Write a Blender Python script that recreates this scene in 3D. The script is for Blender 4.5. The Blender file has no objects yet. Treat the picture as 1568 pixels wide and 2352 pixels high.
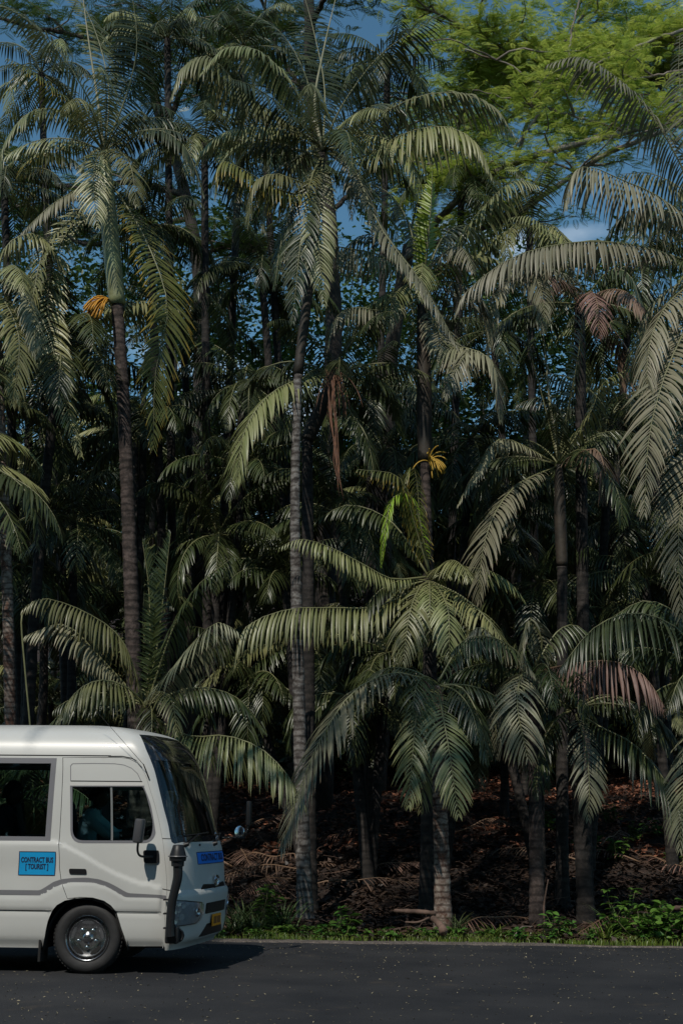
import bpy, math, random
import numpy as np
from mathutils import Vector
from mathutils.geometry import delaunay_2d_cdt

random.seed(7)
RNG = np.random.default_rng(11)
C = bpy.context.scene.collection
R = math.radians

# ---------------------------------------------------------------- camera, sky, sun, exposure
F_PX = 3000.0
PITCH, YAW, ROLL = R(13.4), R(3.0), R(0.55)
CAM = np.array([0.0, 0.0, 1.6])
FWD = np.array([-math.sin(YAW) * math.cos(PITCH), math.cos(YAW) * math.cos(PITCH), math.sin(PITCH)])
RT0 = np.array([math.cos(YAW), math.sin(YAW), 0.0])
UP0 = np.cross(RT0, FWD)
RT = RT0 * math.cos(ROLL) + UP0 * math.sin(ROLL)
UPV = UP0 * math.cos(ROLL) - RT0 * math.sin(ROLL)

def proj(p):
    d = np.asarray(p, float) - CAM
    z = d @ FWD
    return np.array([784 + F_PX * (d @ RT) / z, 1176 - F_PX * (d @ UPV) / z])

def at(x, y, Y):
    r = FWD + RT * (x - 784) / F_PX + UPV * (1176 - y) / F_PX
    return CAM + r * ((Y - CAM[1]) / r[1])

def at_ground(x, y):
    r = FWD + RT * (x - 784) / F_PX + UPV * (1176 - y) / F_PX
    k = 5.0
    for _ in range(60):
        p = CAM + r * k
        k += (p[2] - ground_z(p[0], p[1])) * 4.0
    return CAM + r * k

cam_data = bpy.data.cameras.new('camera')
cam = bpy.data.objects.new('camera', cam_data)
C.objects.link(cam)
cam_data.sensor_fit = 'VERTICAL'
cam_data.sensor_height = 36.0
cam_data.lens = 36.0 * F_PX / 2352.0
cam_data.clip_end = 2000
from mathutils import Matrix
cam.matrix_world = Matrix(((RT[0], UPV[0], -FWD[0], CAM[0]), (RT[1], UPV[1], -FWD[1], CAM[1]),
                           (RT[2], UPV[2], -FWD[2], CAM[2]), (0, 0, 0, 1)))
sc = bpy.context.scene
sc.camera = cam
sc.view_settings.view_transform = 'Standard'
sc.view_settings.look = 'None'
sc.view_settings.exposure = -0.63
sc.view_settings.gamma = 1.0
sc.view_settings.use_curve_mapping = False
sc.cycles.max_bounces = 6
sc.cycles.diffuse_bounces = 2
sc.cycles.transparent_max_bounces = 16

TO_SUN = Vector((-0.29, -0.80, 1.0)).normalized()
world = bpy.data.worlds.new('World')
sc.world = world
world.use_nodes = True
nt = world.node_tree
nt.nodes.clear()
wo = nt.nodes.new('ShaderNodeOutputWorld')
bg = nt.nodes.new('ShaderNodeBackground')
sky = nt.nodes.new('ShaderNodeTexSky')
sky.sky_type = 'NISHITA'
sky.sun_disc = False
sky.sun_elevation = math.asin(TO_SUN.z)
sky.sun_rotation = math.atan2(TO_SUN.x, TO_SUN.y)
sky.air_density = 1.0
sky.dust_density = 0.15
sky.ozone_density = 1.6
bg.inputs['Strength'].default_value = 0.145
tc = nt.nodes.new('ShaderNodeTexCoord')
mp = nt.nodes.new('ShaderNodeMapping')
mp.inputs['Scale'].default_value = (1.0, 1.0, 3.0)
cn = nt.nodes.new('ShaderNodeTexNoise')
cn.inputs['Scale'].default_value = 3.2
cn.inputs['Detail'].default_value = 7.0
cr = nt.nodes.new('ShaderNodeValToRGB')
cr.color_ramp.elements[0].position = 0.56
cr.color_ramp.elements[1].position = 0.80
mx = nt.nodes.new('ShaderNodeMix')
mx.data_type = 'RGBA'
mx.inputs['B'].default_value = (11.0, 12.0, 13.0, 1)
nt.links.new(tc.outputs['Generated'], mp.inputs['Vector'])
nt.links.new(mp.outputs['Vector'], cn.inputs['Vector'])
nt.links.new(cn.outputs['Fac'], cr.inputs['Fac'])
nt.links.new(cr.outputs['Color'], mx.inputs['Factor'])
tint = nt.nodes.new('ShaderNodeMix'); tint.data_type = 'RGBA'; tint.blend_type = 'MULTIPLY'; tint.inputs['Factor'].default_value = 1.0
tint.inputs['B'].default_value = (0.70, 1.04, 1.02, 1)
nt.links.new(sky.outputs['Color'], tint.inputs['A'])
nt.links.new(tint.outputs['Result'], mx.inputs['A'])
nt.links.new(mx.outputs['Result'], bg.inputs['Color'])
nt.links.new(bg.outputs['Background'], wo.inputs['Surface'])

sd = bpy.data.lights.new('sun', 'SUN')
sd.energy = 5.0
sd.angle = R(0.55)
sd.color = (1.0, 0.94, 0.84)
so = bpy.data.objects.new('sun', sd)
so.rotation_euler = (-TO_SUN).to_track_quat('-Z', 'Y').to_euler()
so.location = (0, 0, 40)
C.objects.link(so)

# ---------------------------------------------------------------- helpers
def hexc(r, g, b):
    return (r, g, b, 1.0)

def new_mat(name):
    m = bpy.data.materials.new(name)
    m.use_nodes = True
    n = m.node_tree
    return m, n, n.nodes['Principled BSDF']

def plain(name, col, rough=0.5, metal=0.0, spec=0.5, coat=0.0, noise=0.0, nscale=8.0, bump=0.0, bscale=60.0, col2=None):
    m, n, b = new_mat(name)
    b.inputs['Base Color'].default_value = hexc(*col)
    b.inputs['Roughness'].default_value = rough
    b.inputs['Metallic'].default_value = metal
    b.inputs['Specular IOR Level'].default_value = spec
    b.inputs['Coat Weight'].default_value = coat
    t = n.nodes.new('ShaderNodeTexCoord')
    if noise > 0 or col2:
        q = n.nodes.new('ShaderNodeTexNoise')
        q.inputs['Scale'].default_value = nscale
        q.inputs['Detail'].default_value = 6
        n.links.new(t.outputs['Object'], q.inputs['Vector'])
        mr = n.nodes.new('ShaderNodeMapRange')
        mr.inputs['From Min'].default_value = 0.35
        mr.inputs['From Max'].default_value = 0.65
        n.links.new(q.outputs['Fac'], mr.inputs['Value'])
        x = n.nodes.new('ShaderNodeMix')
        x.data_type = 'RGBA'
        c2 = col2 or tuple(c * (1 - noise) for c in col)
        x.inputs['A'].default_value = hexc(*col)
        x.inputs['B'].default_value = hexc(*c2)
        n.links.new(mr.outputs['Result'], x.inputs['Factor'])
        n.links.new(x.outputs['Result'], b.inputs['Base Color'])
    if bump > 0:
        q = n.nodes.new('ShaderNodeTexNoise')
        q.inputs['Scale'].default_value = bscale
        q.inputs['Detail'].default_value = 5
        n.links.new(t.outputs['Object'], q.inputs['Vector'])
        u = n.nodes.new('ShaderNodeBump')
        u.inputs['Strength'].default_value = bump
        u.inputs['Distance'].default_value = 0.02
        n.links.new(q.outputs['Fac'], u.inputs['Height'])
        n.links.new(u.outputs['Normal'], b.inputs['Normal'])
    return m

def leaf_mat(name, ca, cb, tip, tip_start=0.86, rough=0.42, trans=0.14, spec=0.6):
    """leaf with per-leaflet tone (attribute r), colour running to 'tip' at its end (attribute g)"""
    m, n, b = new_mat(name)
    a = n.nodes.new('ShaderNodeAttribute')
    a.attribute_name = 'tone'
    s = n.nodes.new('ShaderNodeSeparateColor')
    n.links.new(a.outputs['Color'], s.inputs['Color'])
    x = n.nodes.new('ShaderNodeMix')
    x.data_type = 'RGBA'
    x.inputs['A'].default_value = hexc(*ca)
    x.inputs['B'].default_value = hexc(*cb)
    n.links.new(s.outputs['Red'], x.inputs['Factor'])
    oi = n.nodes.new('ShaderNodeObjectInfo')
    hs = n.nodes.new('ShaderNodeHueSaturation')
    mv = n.nodes.new('ShaderNodeMapRange')
    mv.inputs['To Min'].default_value = 0.72
    mv.inputs['To Max'].default_value = 1.22
    n.links.new(oi.outputs['Random'], mv.inputs['Value'])
    mh = n.nodes.new('ShaderNodeMath'); mh.operation = 'MULTIPLY'; mh.inputs[1].default_value = 7.31
    mf = n.nodes.new('ShaderNodeMath'); mf.operation = 'FRACT'
    mhr = n.nodes.new('ShaderNodeMapRange'); mhr.inputs['To Min'].default_value = 0.478; mhr.inputs['To Max'].default_value = 0.512
    n.links.new(oi.outputs['Random'], mh.inputs[0]); n.links.new(mh.outputs['Value'], mf.inputs[0]); n.links.new(mf.outputs['Value'], mhr.inputs['Value'])
    n.links.new(mhr.outputs['Result'], hs.inputs['Hue'])
    n.links.new(mv.outputs['Result'], hs.inputs['Value'])
    n.links.new(x.outputs['Result'], hs.inputs['Color'])
    ms = n.nodes.new('ShaderNodeMapRange')
    ms.inputs['From Min'].default_value = tip_start
    ms.inputs['From Max'].default_value = 1.0
    n.links.new(s.outputs['Green'], ms.inputs['Value'])
    y = n.nodes.new('ShaderNodeMix')
    y.data_type = 'RGBA'
    y.inputs['B'].default_value = hexc(*tip)
    n.links.new(hs.outputs['Color'], y.inputs['A'])
    n.links.new(ms.outputs['Result'], y.inputs['Factor'])
    n.links.new(y.outputs['Result'], b.inputs['Base Color'])
    # dust and lichen blotches dull the gloss
    g = n.nodes.new('ShaderNodeTexNoise')
    g.inputs['Scale'].default_value = 9
    g.inputs['Detail'].default_value = 5
    t = n.nodes.new('ShaderNodeTexCoord')
    n.links.new(t.outputs['Object'], g.inputs['Vector'])
    mr = n.nodes.new('ShaderNodeMapRange')
    mr.inputs['To Min'].default_value = rough - 0.14
    mr.inputs['To Max'].default_value = rough + 0.16
    n.links.new(g.outputs['Fac'], mr.inputs['Value'])
    n.links.new(mr.outputs['Result'], b.inputs['Roughness'])
    b.inputs['Specular IOR Level'].default_value = spec
    if trans > 0:
        tr = n.nodes.new('ShaderNodeBsdfTranslucent')
        n.links.new(y.outputs['Result'], tr.inputs['Color'])
        ms2 = n.nodes.new('ShaderNodeMixShader')
        ms2.inputs['Fac'].default_value = trans
        n.links.new(b.outputs['BSDF'], ms2.inputs[1])
        n.links.new(tr.outputs['BSDF'], ms2.inputs[2])
        n.links.new(ms2.outputs['Shader'], n.nodes['Material Output'].inputs['Surface'])
    return m

def link_obj(name, data, parent=None, loc=None):
    o = bpy.data.objects.new(name, data)
    C.objects.link(o)
    if parent is not None:
        o.parent = parent
    if loc is not None:
        o.location = loc
    return o

def mesh(name, V, Fq, mat, smooth=True, tone=None):
    me = bpy.data.meshes.new(name)
    V = np.asarray(V, dtype=np.float32)
    if isinstance(Fq, np.ndarray):
        nf, k = Fq.shape
        me.vertices.add(len(V))
        me.vertices.foreach_set('co', V.ravel())
        me.loops.add(nf * k)
        me.loops.foreach_set('vertex_index', Fq.astype(np.int32).ravel())
        me.polygons.add(nf)
        me.polygons.foreach_set('loop_start', (np.arange(nf) * k).astype(np.int32))
        me.update(calc_edges=True)
    else:
        me.from_pydata([tuple(map(float, v)) for v in V], [], [tuple(int(i) for i in f) for f in Fq])
    if smooth:
        me.polygons.foreach_set('use_smooth', np.ones(len(me.polygons), dtype=bool))
    if tone is not None:
        at_ = me.attributes.new('tone', 'FLOAT_COLOR', 'POINT')
        c = np.ones((len(V), 4), dtype=np.float32)
        c[:, :tone.shape[1]] = tone
        at_.data.foreach_set('color', c.ravel())
    if mat is not None:
        me.materials.append(mat)
    me.update()
    return me

def tag(o, label=None, cat=None, group=None, kind=None):
    if label: o['label'] = label
    if cat: o['category'] = cat
    if group: o['group'] = group
    if kind: o['kind'] = kind
    return o

def empty(name, loc, label, cat, group=None):
    o = link_obj(name, None, None, tuple(map(float, loc)))
    return tag(o, label, cat, group)

class MB:
    """collects shapes, given in world coordinates, and links them as one mesh under a thing"""
    def __init__(s): s.v = []; s.f = []
    def add(s, V, Fc):
        k = len(s.v)
        s.v += [tuple(map(float, p)) for p in V]
        s.f += [tuple(int(i) + k for i in f) for f in Fc]
        return s
    def box(s, c, d, rot=None, bevel=0.0):
        hx, hy, hz = d[0] / 2, d[1] / 2, d[2] / 2
        if bevel <= 0:
            V = np.array([(sx * hx, sy * hy, sz * hz) for sz in (-1, 1) for sx, sy in ((-1, -1), (1, -1), (1, 1), (-1, 1))])
            Fc = [(0, 3, 2, 1), (4, 5, 6, 7), (0, 1, 5, 4), (1, 2, 6, 5), (2, 3, 7, 6), (3, 0, 4, 7)]
        else:
            b = bevel
            ring = []
            m = 4
            V = []
            def loop(ix, iy, z):
                out = []
                for cx, cy, a0 in ((hx - b, hy - b, 0), (-(hx - b), hy - b, 90), (-(hx - b), -(hy - b), 180), (hx - b, -(hy - b), 270)):
                    for k in range(m + 1):
                        a = R(a0 + 90 * k / m)
                        out.append((cx + ix * math.cos(a), cy + iy * math.sin(a), z))
                return out
            prof = [(0.0, -hz), (b * .6, -hz), (b * .9, -hz + b * .25), (b, -hz + b * .8), (b, hz - b * .8), (b * .9, hz - b * .25), (b * .6, hz), (0.0, hz)]
            for r_, z in prof:
                V += loop(r_, r_, z)
            V = np.array(V)
            nn = 4 * (m + 1)
            Fc = []
            for k in range(len(prof) - 1):
                for i in range(nn):
                    j = (i + 1) % nn
                    Fc.append((k * nn + i, k * nn + j, (k + 1) * nn + j, (k + 1) * nn + i))
            Fc.append(tuple(reversed(range(nn))))
            Fc.append(tuple((len(prof) - 1) * nn + i for i in range(nn)))
        if rot is not None:
            V = V @ np.array(rot).T
        return s.add(V + np.array(c), Fc)
    def tube(s, pts, rad, n=8, cap=True, squash=None):
        P = np.asarray(pts, float)
        rad = np.broadcast_to(np.asarray(rad, float), (len(P),))
        T = np.gradient(P, axis=0)
        T /= np.linalg.norm(T, axis=1)[:, None] + 1e-9
        ref = np.array([0, 0, 1.0]) if abs(T[0][2]) < 0.9 else np.array([1.0, 0, 0])
        a = np.cross(T[0], ref); a /= np.linalg.norm(a)
        V = []
        ang = np.arange(n) * 2 * math.pi / n
        for i in range(len(P)):
            a = a - T[i] * (a @ T[i]); a /= np.linalg.norm(a)
            b = np.cross(T[i], a)
            for t in ang:
                V.append(P[i] + rad[i] * (a * math.cos(t) + b * math.sin(t)))
        Fc = []
        for i in range(len(P) - 1):
            for j in range(n):
                k = (j + 1) % n
                Fc.append((i * n + j, i * n + k, (i + 1) * n + k, (i + 1) * n + j))
        if cap:
            Fc.append(tuple(reversed(range(n))))
            Fc.append(tuple((len(P) - 1) * n + j for j in range(n)))
        return s.add(V, Fc)
    def lathe(s, c, axis, prof, n=40):
        """prof: (radius, along) pairs"""
        ax = np.array(axis, float); ax /= np.linalg.norm(ax)
        ref = np.array([0, 0, 1.0]) if abs(ax[2]) < 0.9 else np.array([1.0, 0, 0])
        a = np.cross(ax, ref); a /= np.linalg.norm(a)
        b = np.cross(ax, a)
        V = []; Fc = []
        for r_, h in prof:
            for k in range(n):
                t = 2 * math.pi * k / n
                V.append(np.array(c) + ax * h + r_ * (a * math.cos(t) + b * math.sin(t)))
        for i in range(len(prof) - 1):
            for j in range(n):
                k = (j + 1) % n
                Fc.append((i * n + j, (i + 1) * n + j, (i + 1) * n + k, i * n + k))
        return s.add(V, Fc)
    def build(s, name, mat, parent=None, smooth=False, origin=(0, 0, 0)):
        V = np.array(s.v) - np.array(origin)
        me = mesh(name, V, s.f, mat, smooth)
        if smooth:
            try:
                me.set_sharp_from_angle(angle=R(38))
            except Exception:
                pass
        return link_obj(name, me, parent)

def spline(P, n, closed=False):
    """Catmull-Rom through points, resampled evenly"""
    P = np.asarray(P, float)
    if closed:
        Q = np.vstack([P[-1], P, P[0], P[1]])
    else:
        Q = np.vstack([2 * P[0] - P[1], P, 2 * P[-1] - P[-2]])
    out = []
    for i in range(1, len(Q) - 2):
        p0, p1, p2, p3 = Q[i - 1], Q[i], Q[i + 1], Q[i + 2]
        for t in np.linspace(0, 1, 16, endpoint=False):
            out.append(0.5 * ((2 * p1) + (-p0 + p2) * t + (2 * p0 - 5 * p1 + 4 * p2 - p3) * t * t + (-p0 + 3 * p1 - 3 * p2 + p3) * t ** 3))
    if not closed:
        out.append(Q[-2])
    out = np.array(out)
    d = np.concatenate([[0], np.cumsum(np.linalg.norm(np.diff(out, axis=0), axis=1))])
    u = np.linspace(0, d[-1], n)
    return np.stack([np.interp(u, d, out[:, k]) for k in range(out.shape[1])], axis=1)

def polyline(P, step, closed=True):
    out = []
    m = len(P) if closed else len(P) - 1
    for i in range(m):
        a = np.array(P[i], float); b = np.array(P[(i + 1) % len(P)], float)
        k = max(1, int(round(np.linalg.norm(b - a) / step)))
        for j in range(k):
            out.append(a + (b - a) * j / k)
    if not closed:
        out.append(np.array(P[-1], float))
    return np.array(out)

def rounded(P, r, k=5):
    """round the corners of a closed polygon; r is one radius or one per corner"""
    out = []
    n = len(P)
    for i in range(n):
        p = np.array(P[i], float); a = np.array(P[i - 1], float); b = np.array(P[(i + 1) % n], float)
        rr = r[i] if isinstance(r, (list, tuple)) else r
        u = a - p; w = b - p
        lu, lw = np.linalg.norm(u), np.linalg.norm(w)
        rr = min(rr, lu * .48, lw * .48)
        if rr <= 0:
            out.append(p); continue
        s_, e_ = p + u / lu * rr, p + w / lw * rr
        for t in np.linspace(0, 1, k + 1):
            out.append((1 - t) ** 2 * s_ + 2 * t * (1 - t) * p + t * t * e_)
    return np.array(out)

def inside(P, poly):
    x, y = P[:, 0], P[:, 1]
    c = np.zeros(len(P), bool)
    n = len(poly)
    for i in range(n):
        x1, y1 = poly[i]; x2, y2 = poly[(i + 1) % n]
        m = ((y1 > y) != (y2 > y))
        with np.errstate(divide='ignore', invalid='ignore'):
            xi = (x2 - x1) * (y - y1) / (y2 - y1 + 1e-15) + x1
        c ^= m & (x < xi)
    return c

def smoothstep(a, b, x):
    t = np.clip((x - a) / (b - a), 0, 1)
    return t * t * (3 - 2 * t)

def noise2(x, y, seed=0):
    """cheap smooth pseudo noise"""
    return (np.sin(x * 1.31 + seed) * np.cos(y * 1.17 + seed * 1.7) + 0.5 * np.sin(x * 2.9 + y * 1.3 + seed * 2.1) + 0.25 * np.sin(x * 5.3 - y * 6.1 + seed)) / 1.75

def ground_z(x, y):
    x = np.asarray(x, float); y = np.asarray(y, float)
    rise = smoothstep(19.3, 22.5, y) * 0.08 + np.clip(y - 21.3, 0, 1.5) ** 2 * .075 + np.clip(y - 22.8, 0, 7.5) * 0.235 + np.clip(y - 30.3, 0, None) * 0.13 + np.clip(y - 52, 0, 26) * 0.36
    bump = (0.06 * noise2(x * 1.1, y * 1.1, 1) + 0.15 * noise2(x * .3, y * .3, 4) * smoothstep(22, 30, y)) * smoothstep(19.3, 21.0, y)
    return rise + bump + 0.0

# ---------------------------------------------------------------- ground, road, verge
def grid_sheet(name, xs, ys, zf, mat):
    X, Y = np.meshgrid(xs, ys)
    Z = zf(X, Y)
    V = np.stack([X.ravel(), Y.ravel(), np.asarray(Z, float).ravel()], 1)
    nx, ny = len(xs), len(ys)
    i = np.arange(ny - 1)[:, None] * nx + np.arange(nx - 1)[None, :]
    Fq = np.stack([i, i + 1, i + 1 + nx, i + nx], -1).reshape(-1, 4)
    return link_obj(name, mesh(name, V, Fq, mat))

m_asphalt, n, b = new_mat('asphalt')
t = n.nodes.new('ShaderNodeTexCoord')
q1 = n.nodes.new('ShaderNodeTexNoise'); q1.inputs['Scale'].default_value = 0.9; q1.inputs['Detail'].default_value = 8
q2 = n.nodes.new('ShaderNodeTexVoronoi'); q2.inputs['Scale'].default_value = 95
q3 = n.nodes.new('ShaderNodeTexNoise'); q3.inputs['Scale'].default_value = 160; q3.inputs['Detail'].default_value = 3
for q in (q1, q2, q3): n.links.new(t.outputs['Object'], q.inputs['Vector'])
r1 = n.nodes.new('ShaderNodeValToRGB')
r1.color_ramp.elements[0].position = 0.35; r1.color_ramp.elements[0].color = (0.015, 0.016, 0.019, 1)
r1.color_ramp.elements[1].position = 0.68; r1.color_ramp.elements[1].color = (0.030, 0.030, 0.032, 1)
n.links.new(q1.outputs['Fac'], r1.inputs['Fac'])
mxx = n.nodes.new('ShaderNodeMix'); mxx.data_type = 'RGBA'; mxx.blend_type = 'MULTIPLY'; mxx.inputs['Factor'].default_value = 0.7
r2 = n.nodes.new('ShaderNodeValToRGB'); r2.color_ramp.elements[0].color = (0.55, 0.55, 0.55, 1); r2.color_ramp.elements[1].color = (1.5, 1.5, 1.5, 1)
r2.color_ramp.elements[0].position = 0.3; r2.color_ramp.elements[1].position = 0.75
n.links.new(q3.outputs['Fac'], r2.inputs['Fac'])
n.links.new(r1.outputs['Color'], mxx.inputs['A']); n.links.new(r2.outputs['Color'], mxx.inputs['B'])
q4 = n.nodes.new('ShaderNodeTexNoise'); q4.inputs['Scale'].default_value = 1.1; q4.inputs['Detail'].default_value = 9; q4.inputs['Roughness'].default_value = .7
n.links.new(t.outputs['Object'], q4.inputs['Vector'])
r4 = n.nodes.new('ShaderNodeMapRange'); r4.inputs['From Min'].default_value = .60; r4.inputs['From Max'].default_value = .74; r4.inputs['To Max'].default_value = .55
n.links.new(q4.outputs['Fac'], r4.inputs['Value'])
m4 = n.nodes.new('ShaderNodeMix'); m4.data_type = 'RGBA'; m4.inputs['B'].default_value = (0.075, 0.058, 0.042, 1)
n.links.new(mxx.outputs['Result'], m4.inputs['A']); n.links.new(r4.outputs['Result'], m4.inputs['Factor'])
n.links.new(m4.outputs['Result'], b.inputs['Base Color'])
b.inputs['Roughness'].default_value = 0.82
b.inputs['Specular IOR Level'].default_value = 0.3
bu = n.nodes.new('ShaderNodeBump'); bu.inputs['Strength'].default_value = 0.7; bu.inputs['Distance'].default_value = 0.006
n.links.new(q2.outputs['Distance'], bu.inputs['Height']); n.links.new(bu.outputs['Normal'], b.inputs['Normal'])

def litter_mat(name, cols, scale):
    m, n, b = new_mat(name)
    t = n.nodes.new('ShaderNodeTexCoord')
    v = n.nodes.new('ShaderNodeTexVoronoi'); v.inputs['Scale'].default_value = scale
    mpn = n.nodes.new('ShaderNodeMapping'); mpn.inputs['Scale'].default_value = (1, 2.2, 1); mpn.inputs['Rotation'].default_value = (0, 0, .5)
    ds = n.nodes.new('ShaderNodeTexNoise'); ds.inputs['Scale'].default_value = 3
    ad = n.nodes.new('ShaderNodeMix'); ad.data_type = 'RGBA'; ad.inputs['Factor'].default_value = 0.25
    n.links.new(t.outputs['Object'], ad.inputs['A']); n.links.new(t.outputs['Object'], ds.inputs['Vector']); n.links.new(ds.outputs['Color'], ad.inputs['B'])
    n.links.new(ad.outputs['Result'], mpn.inputs['Vector']); n.links.new(mpn.outputs['Vector'], v.inputs['Vector'])
    r = n.nodes.new('ShaderNodeValToRGB')
    e = r.color_ramp.elements
    for k, c in enumerate(cols):
        if k >= len(e): e.new(0.5)
        e[k].position = k / (len(cols) - 1); e[k].color = hexc(*c)
    s = n.nodes.new('ShaderNodeSeparateColor')
    n.links.new(v.outputs['Color'], s.inputs['Color']); n.links.new(s.outputs['Red'], r.inputs['Fac'])
    n.links.new(r.outputs['Color'], b.inputs['Base Color'])
    b.inputs['Roughness'].default_value = 0.85
    bu = n.nodes.new('ShaderNodeBump'); bu.inputs['Strength'].default_value = 1.0; bu.inputs['Distance'].default_value = 0.03
    n.links.new(v.outputs['Distance'], bu.inputs['Height']); n.links.new(bu.outputs['Normal'], b.inputs['Normal'])
    return m

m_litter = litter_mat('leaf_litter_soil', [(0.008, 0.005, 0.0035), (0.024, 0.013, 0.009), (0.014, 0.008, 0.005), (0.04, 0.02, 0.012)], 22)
m_gravel = litter_mat('grit', [(0.08, 0.07, 0.06), (0.17, 0.14, 0.12), (0.12, 0.09, 0.075), (0.2, 0.17, 0.15)], 55)

xs = np.concatenate([[-400, -150, -60, -35], np.linspace(-20, 20, 161), [35, 60, 150, 400]])
ys = np.concatenate([[-400, -60, 0, 8, 14], np.linspace(17.5, 40, 113), np.linspace(41, 80, 27), [90, 130, 400]])
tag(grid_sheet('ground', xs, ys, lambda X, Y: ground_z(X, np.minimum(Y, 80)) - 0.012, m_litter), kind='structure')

def edge_y(x): return 18.86 + 0.05 * np.sin(x * 1.3) + 0.035 * np.sin(x * 3.7 + 1) + 0.02 * np.sin(x * 11) + .012 * np.sin(x * 23 + 2)
xs = np.concatenate([np.linspace(-60, -8, 14), np.linspace(-7.8, 9, 240), np.linspace(10, 60, 14)])
V = []
for x in xs:
    for k in (0, .3, .8, 1):
        V.append((x, 9.6 + (edge_y(x) - 9.6) * k, 0.02 if k < 1 else 0.004))
i = np.arange(len(xs) - 1)[:, None] * 4 + np.arange(3)[None, :]
Fq = np.stack([i, i + 4, i + 5, i + 1], -1).reshape(-1, 4)
V = np.array(V); V[:, 2] += -0.02
V[3::4, 2] = -0.008
tag(link_obj('road', mesh('road', V, Fq, m_asphalt)), kind='structure')
# gritty shoulder along the asphalt
V = []
for x in xs:
    e0 = edge_y(x)
    wd = 0.34 * (1 - 0.8 * smoothstep(1.6, 2.8, x)) + 0.05 * math.sin(x * 2.3)
    for k in (-.12, .03, .5, 1.0):
        V.append((x, e0 + wd * k, -0.011 if k < 0 else 0.012 - 0.006 * k))
tag(link_obj('shoulder', mesh('shoulder', np.array(V), Fq, m_gravel)), kind='structure')

# ---------------------------------------------------------------- the minibus
YS = 14.534            # near side plane
HALF = 1.04
YC = YS + HALF
PA = 1.30
TAB = np.array([  # q, z, half width, nose x, x where the side begins to turn
    (0.24, 0.24, 0.965, -2.270, -2.62), (0.36, 0.36, 1.000, -2.190, -2.64), (0.47, 0.47, 1.020, -2.165, -2.66), (0.65, 0.65, 1.032, -2.145, -2.68),
    (0.82, 0.82, 1.040, -2.130, -2.68), (0.90, 0.90, 1.040, -2.135, -2.68), (1.20, 1.20, 1.042, -2.160, -2.70), (1.36, 1.36, 1.040, -2.200, -2.72),
    (1.42, 1.42, 1.034, -2.220, -2.735), (1.82, 1.82, 1.012, -2.325, -2.86), (2.15, 2.15, 0.985, -2.430, -2.97), (2.30, 2.30, 0.965, -2.495, -3.03),
    (2.42, 2.42, 0.930, -2.570, -3.09), (2.49, 2.49, 0.890, -2.630, -3.13), (2.56, 2.555, 0.830, -2.715, -3.19), (2.64, 2.605, 0.740, -2.84, -3.27),
    (2.75, 2.645, 0.610, -3.02, -3.40), (2.90, 2.672, 0.440, -3.25, -3.58), (3.05, 2.686, 0.270, -3.50, -3.75), (3.25, 2.692, 0.030, -3.85, -3.90)])

def smooth_tab(q, col):
    # interpolate with slight smoothing so that the panels stay fair
    d = 0.035
    return (np.interp(q - d, TAB[:, 0], TAB[:, col]) + 2 * np.interp(q, TAB[:, 0], TAB[:, col]) + np.interp(q + d, TAB[:, 0], TAB[:, col])) / 4

CREASE = None
def bus_surface(p, q, off=None):
    """p runs along the side (negative) and round the front to the centre (1.3) and on to the far side (2.6)"""
    p = np.atleast_1d(np.asarray(p, float)); q = np.atleast_1d(np.asarray(q, float))
    z = smooth_tab(q, 1); w = smooth_tab(q, 2); xc = smooth_tab(q, 3); xd = smooth_tab(q, 4)
    A = xc - .11 - xd
    ph = np.clip(p, 0, 2 * PA) / PA * math.pi / 2
    cs, sn = np.cos(ph), np.sin(ph)
    nn = 3.1
    r = (np.abs(cs) ** nn + np.abs(sn) ** nn) ** (-1 / nn)
    x = xd + A * r * np.abs(sn)
    y = -w * r * cs
    x = x - .13 * r * cs * np.abs(sn) ** .8 * -1.0 * -1.0
    x = np.where(p < 0, xd + p, np.where(p > 2 * PA, xd - (p - 2 * PA), x))
    y = np.where(p < 0, -w, np.where(p > 2 * PA, w, y))
    return np.stack([x, YC + y, z], -1)

def bus_normal(p, q):
    e = 0.004
    a = bus_surface(p + e, q) - bus_surface(p - e, q)
    b = bus_surface(p, q + e) - bus_surface(p, q - e)
    n_ = np.cross(a, b)
    return n_ / (np.linalg.norm(n_, axis=-1)[:, None] + 1e-12)

def zpx(x, y):
    return np.array([x * 950 / 1568 * .587927, (2750 + y * 1100 / 1816) * .587927])

def on_bus(pts, guess=(-0.8, 1.2)):
    """measured outline points of the photograph turned into positions on the body surface"""
    out = []
    g = np.array(guess, float)
    for (x, y) in pts:
        tgt = zpx(x, y)
        best = None
        for g0 in (g, np.array([-.9, 1.2]), np.array([.4, 1.]), np.array([1.0, 1.0]), np.array([.6, 2.0]), np.array([-.1, 2.3])):
            u = g0.copy()
            for _ in range(25):
                f0 = proj(bus_surface(u[0], u[1])[0]) - tgt
                e = 1e-3
                J = np.stack([(proj(bus_surface(u[0] + e, u[1])[0]) - tgt - f0) / e, (proj(bus_surface(u[0], u[1] + e)[0]) - tgt - f0) / e], 1)
                try: du = np.linalg.solve(J, -f0)
                except np.linalg.LinAlgError: break
                du = np.clip(du, -.3, .3)
                u = u + du
                u[1] = np.clip(u[1], .28, 3.0)
                u[0] = np.clip(u[0], -3, 1.75)
            err = np.linalg.norm(proj(bus_surface(u[0], u[1])[0]) - tgt)
            if best is None or err < best[0] - 0.3: best = (err, u)
            if err < .2: break
        out.append(best[1]); g = best[1].copy()
    return np.array(out)

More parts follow.
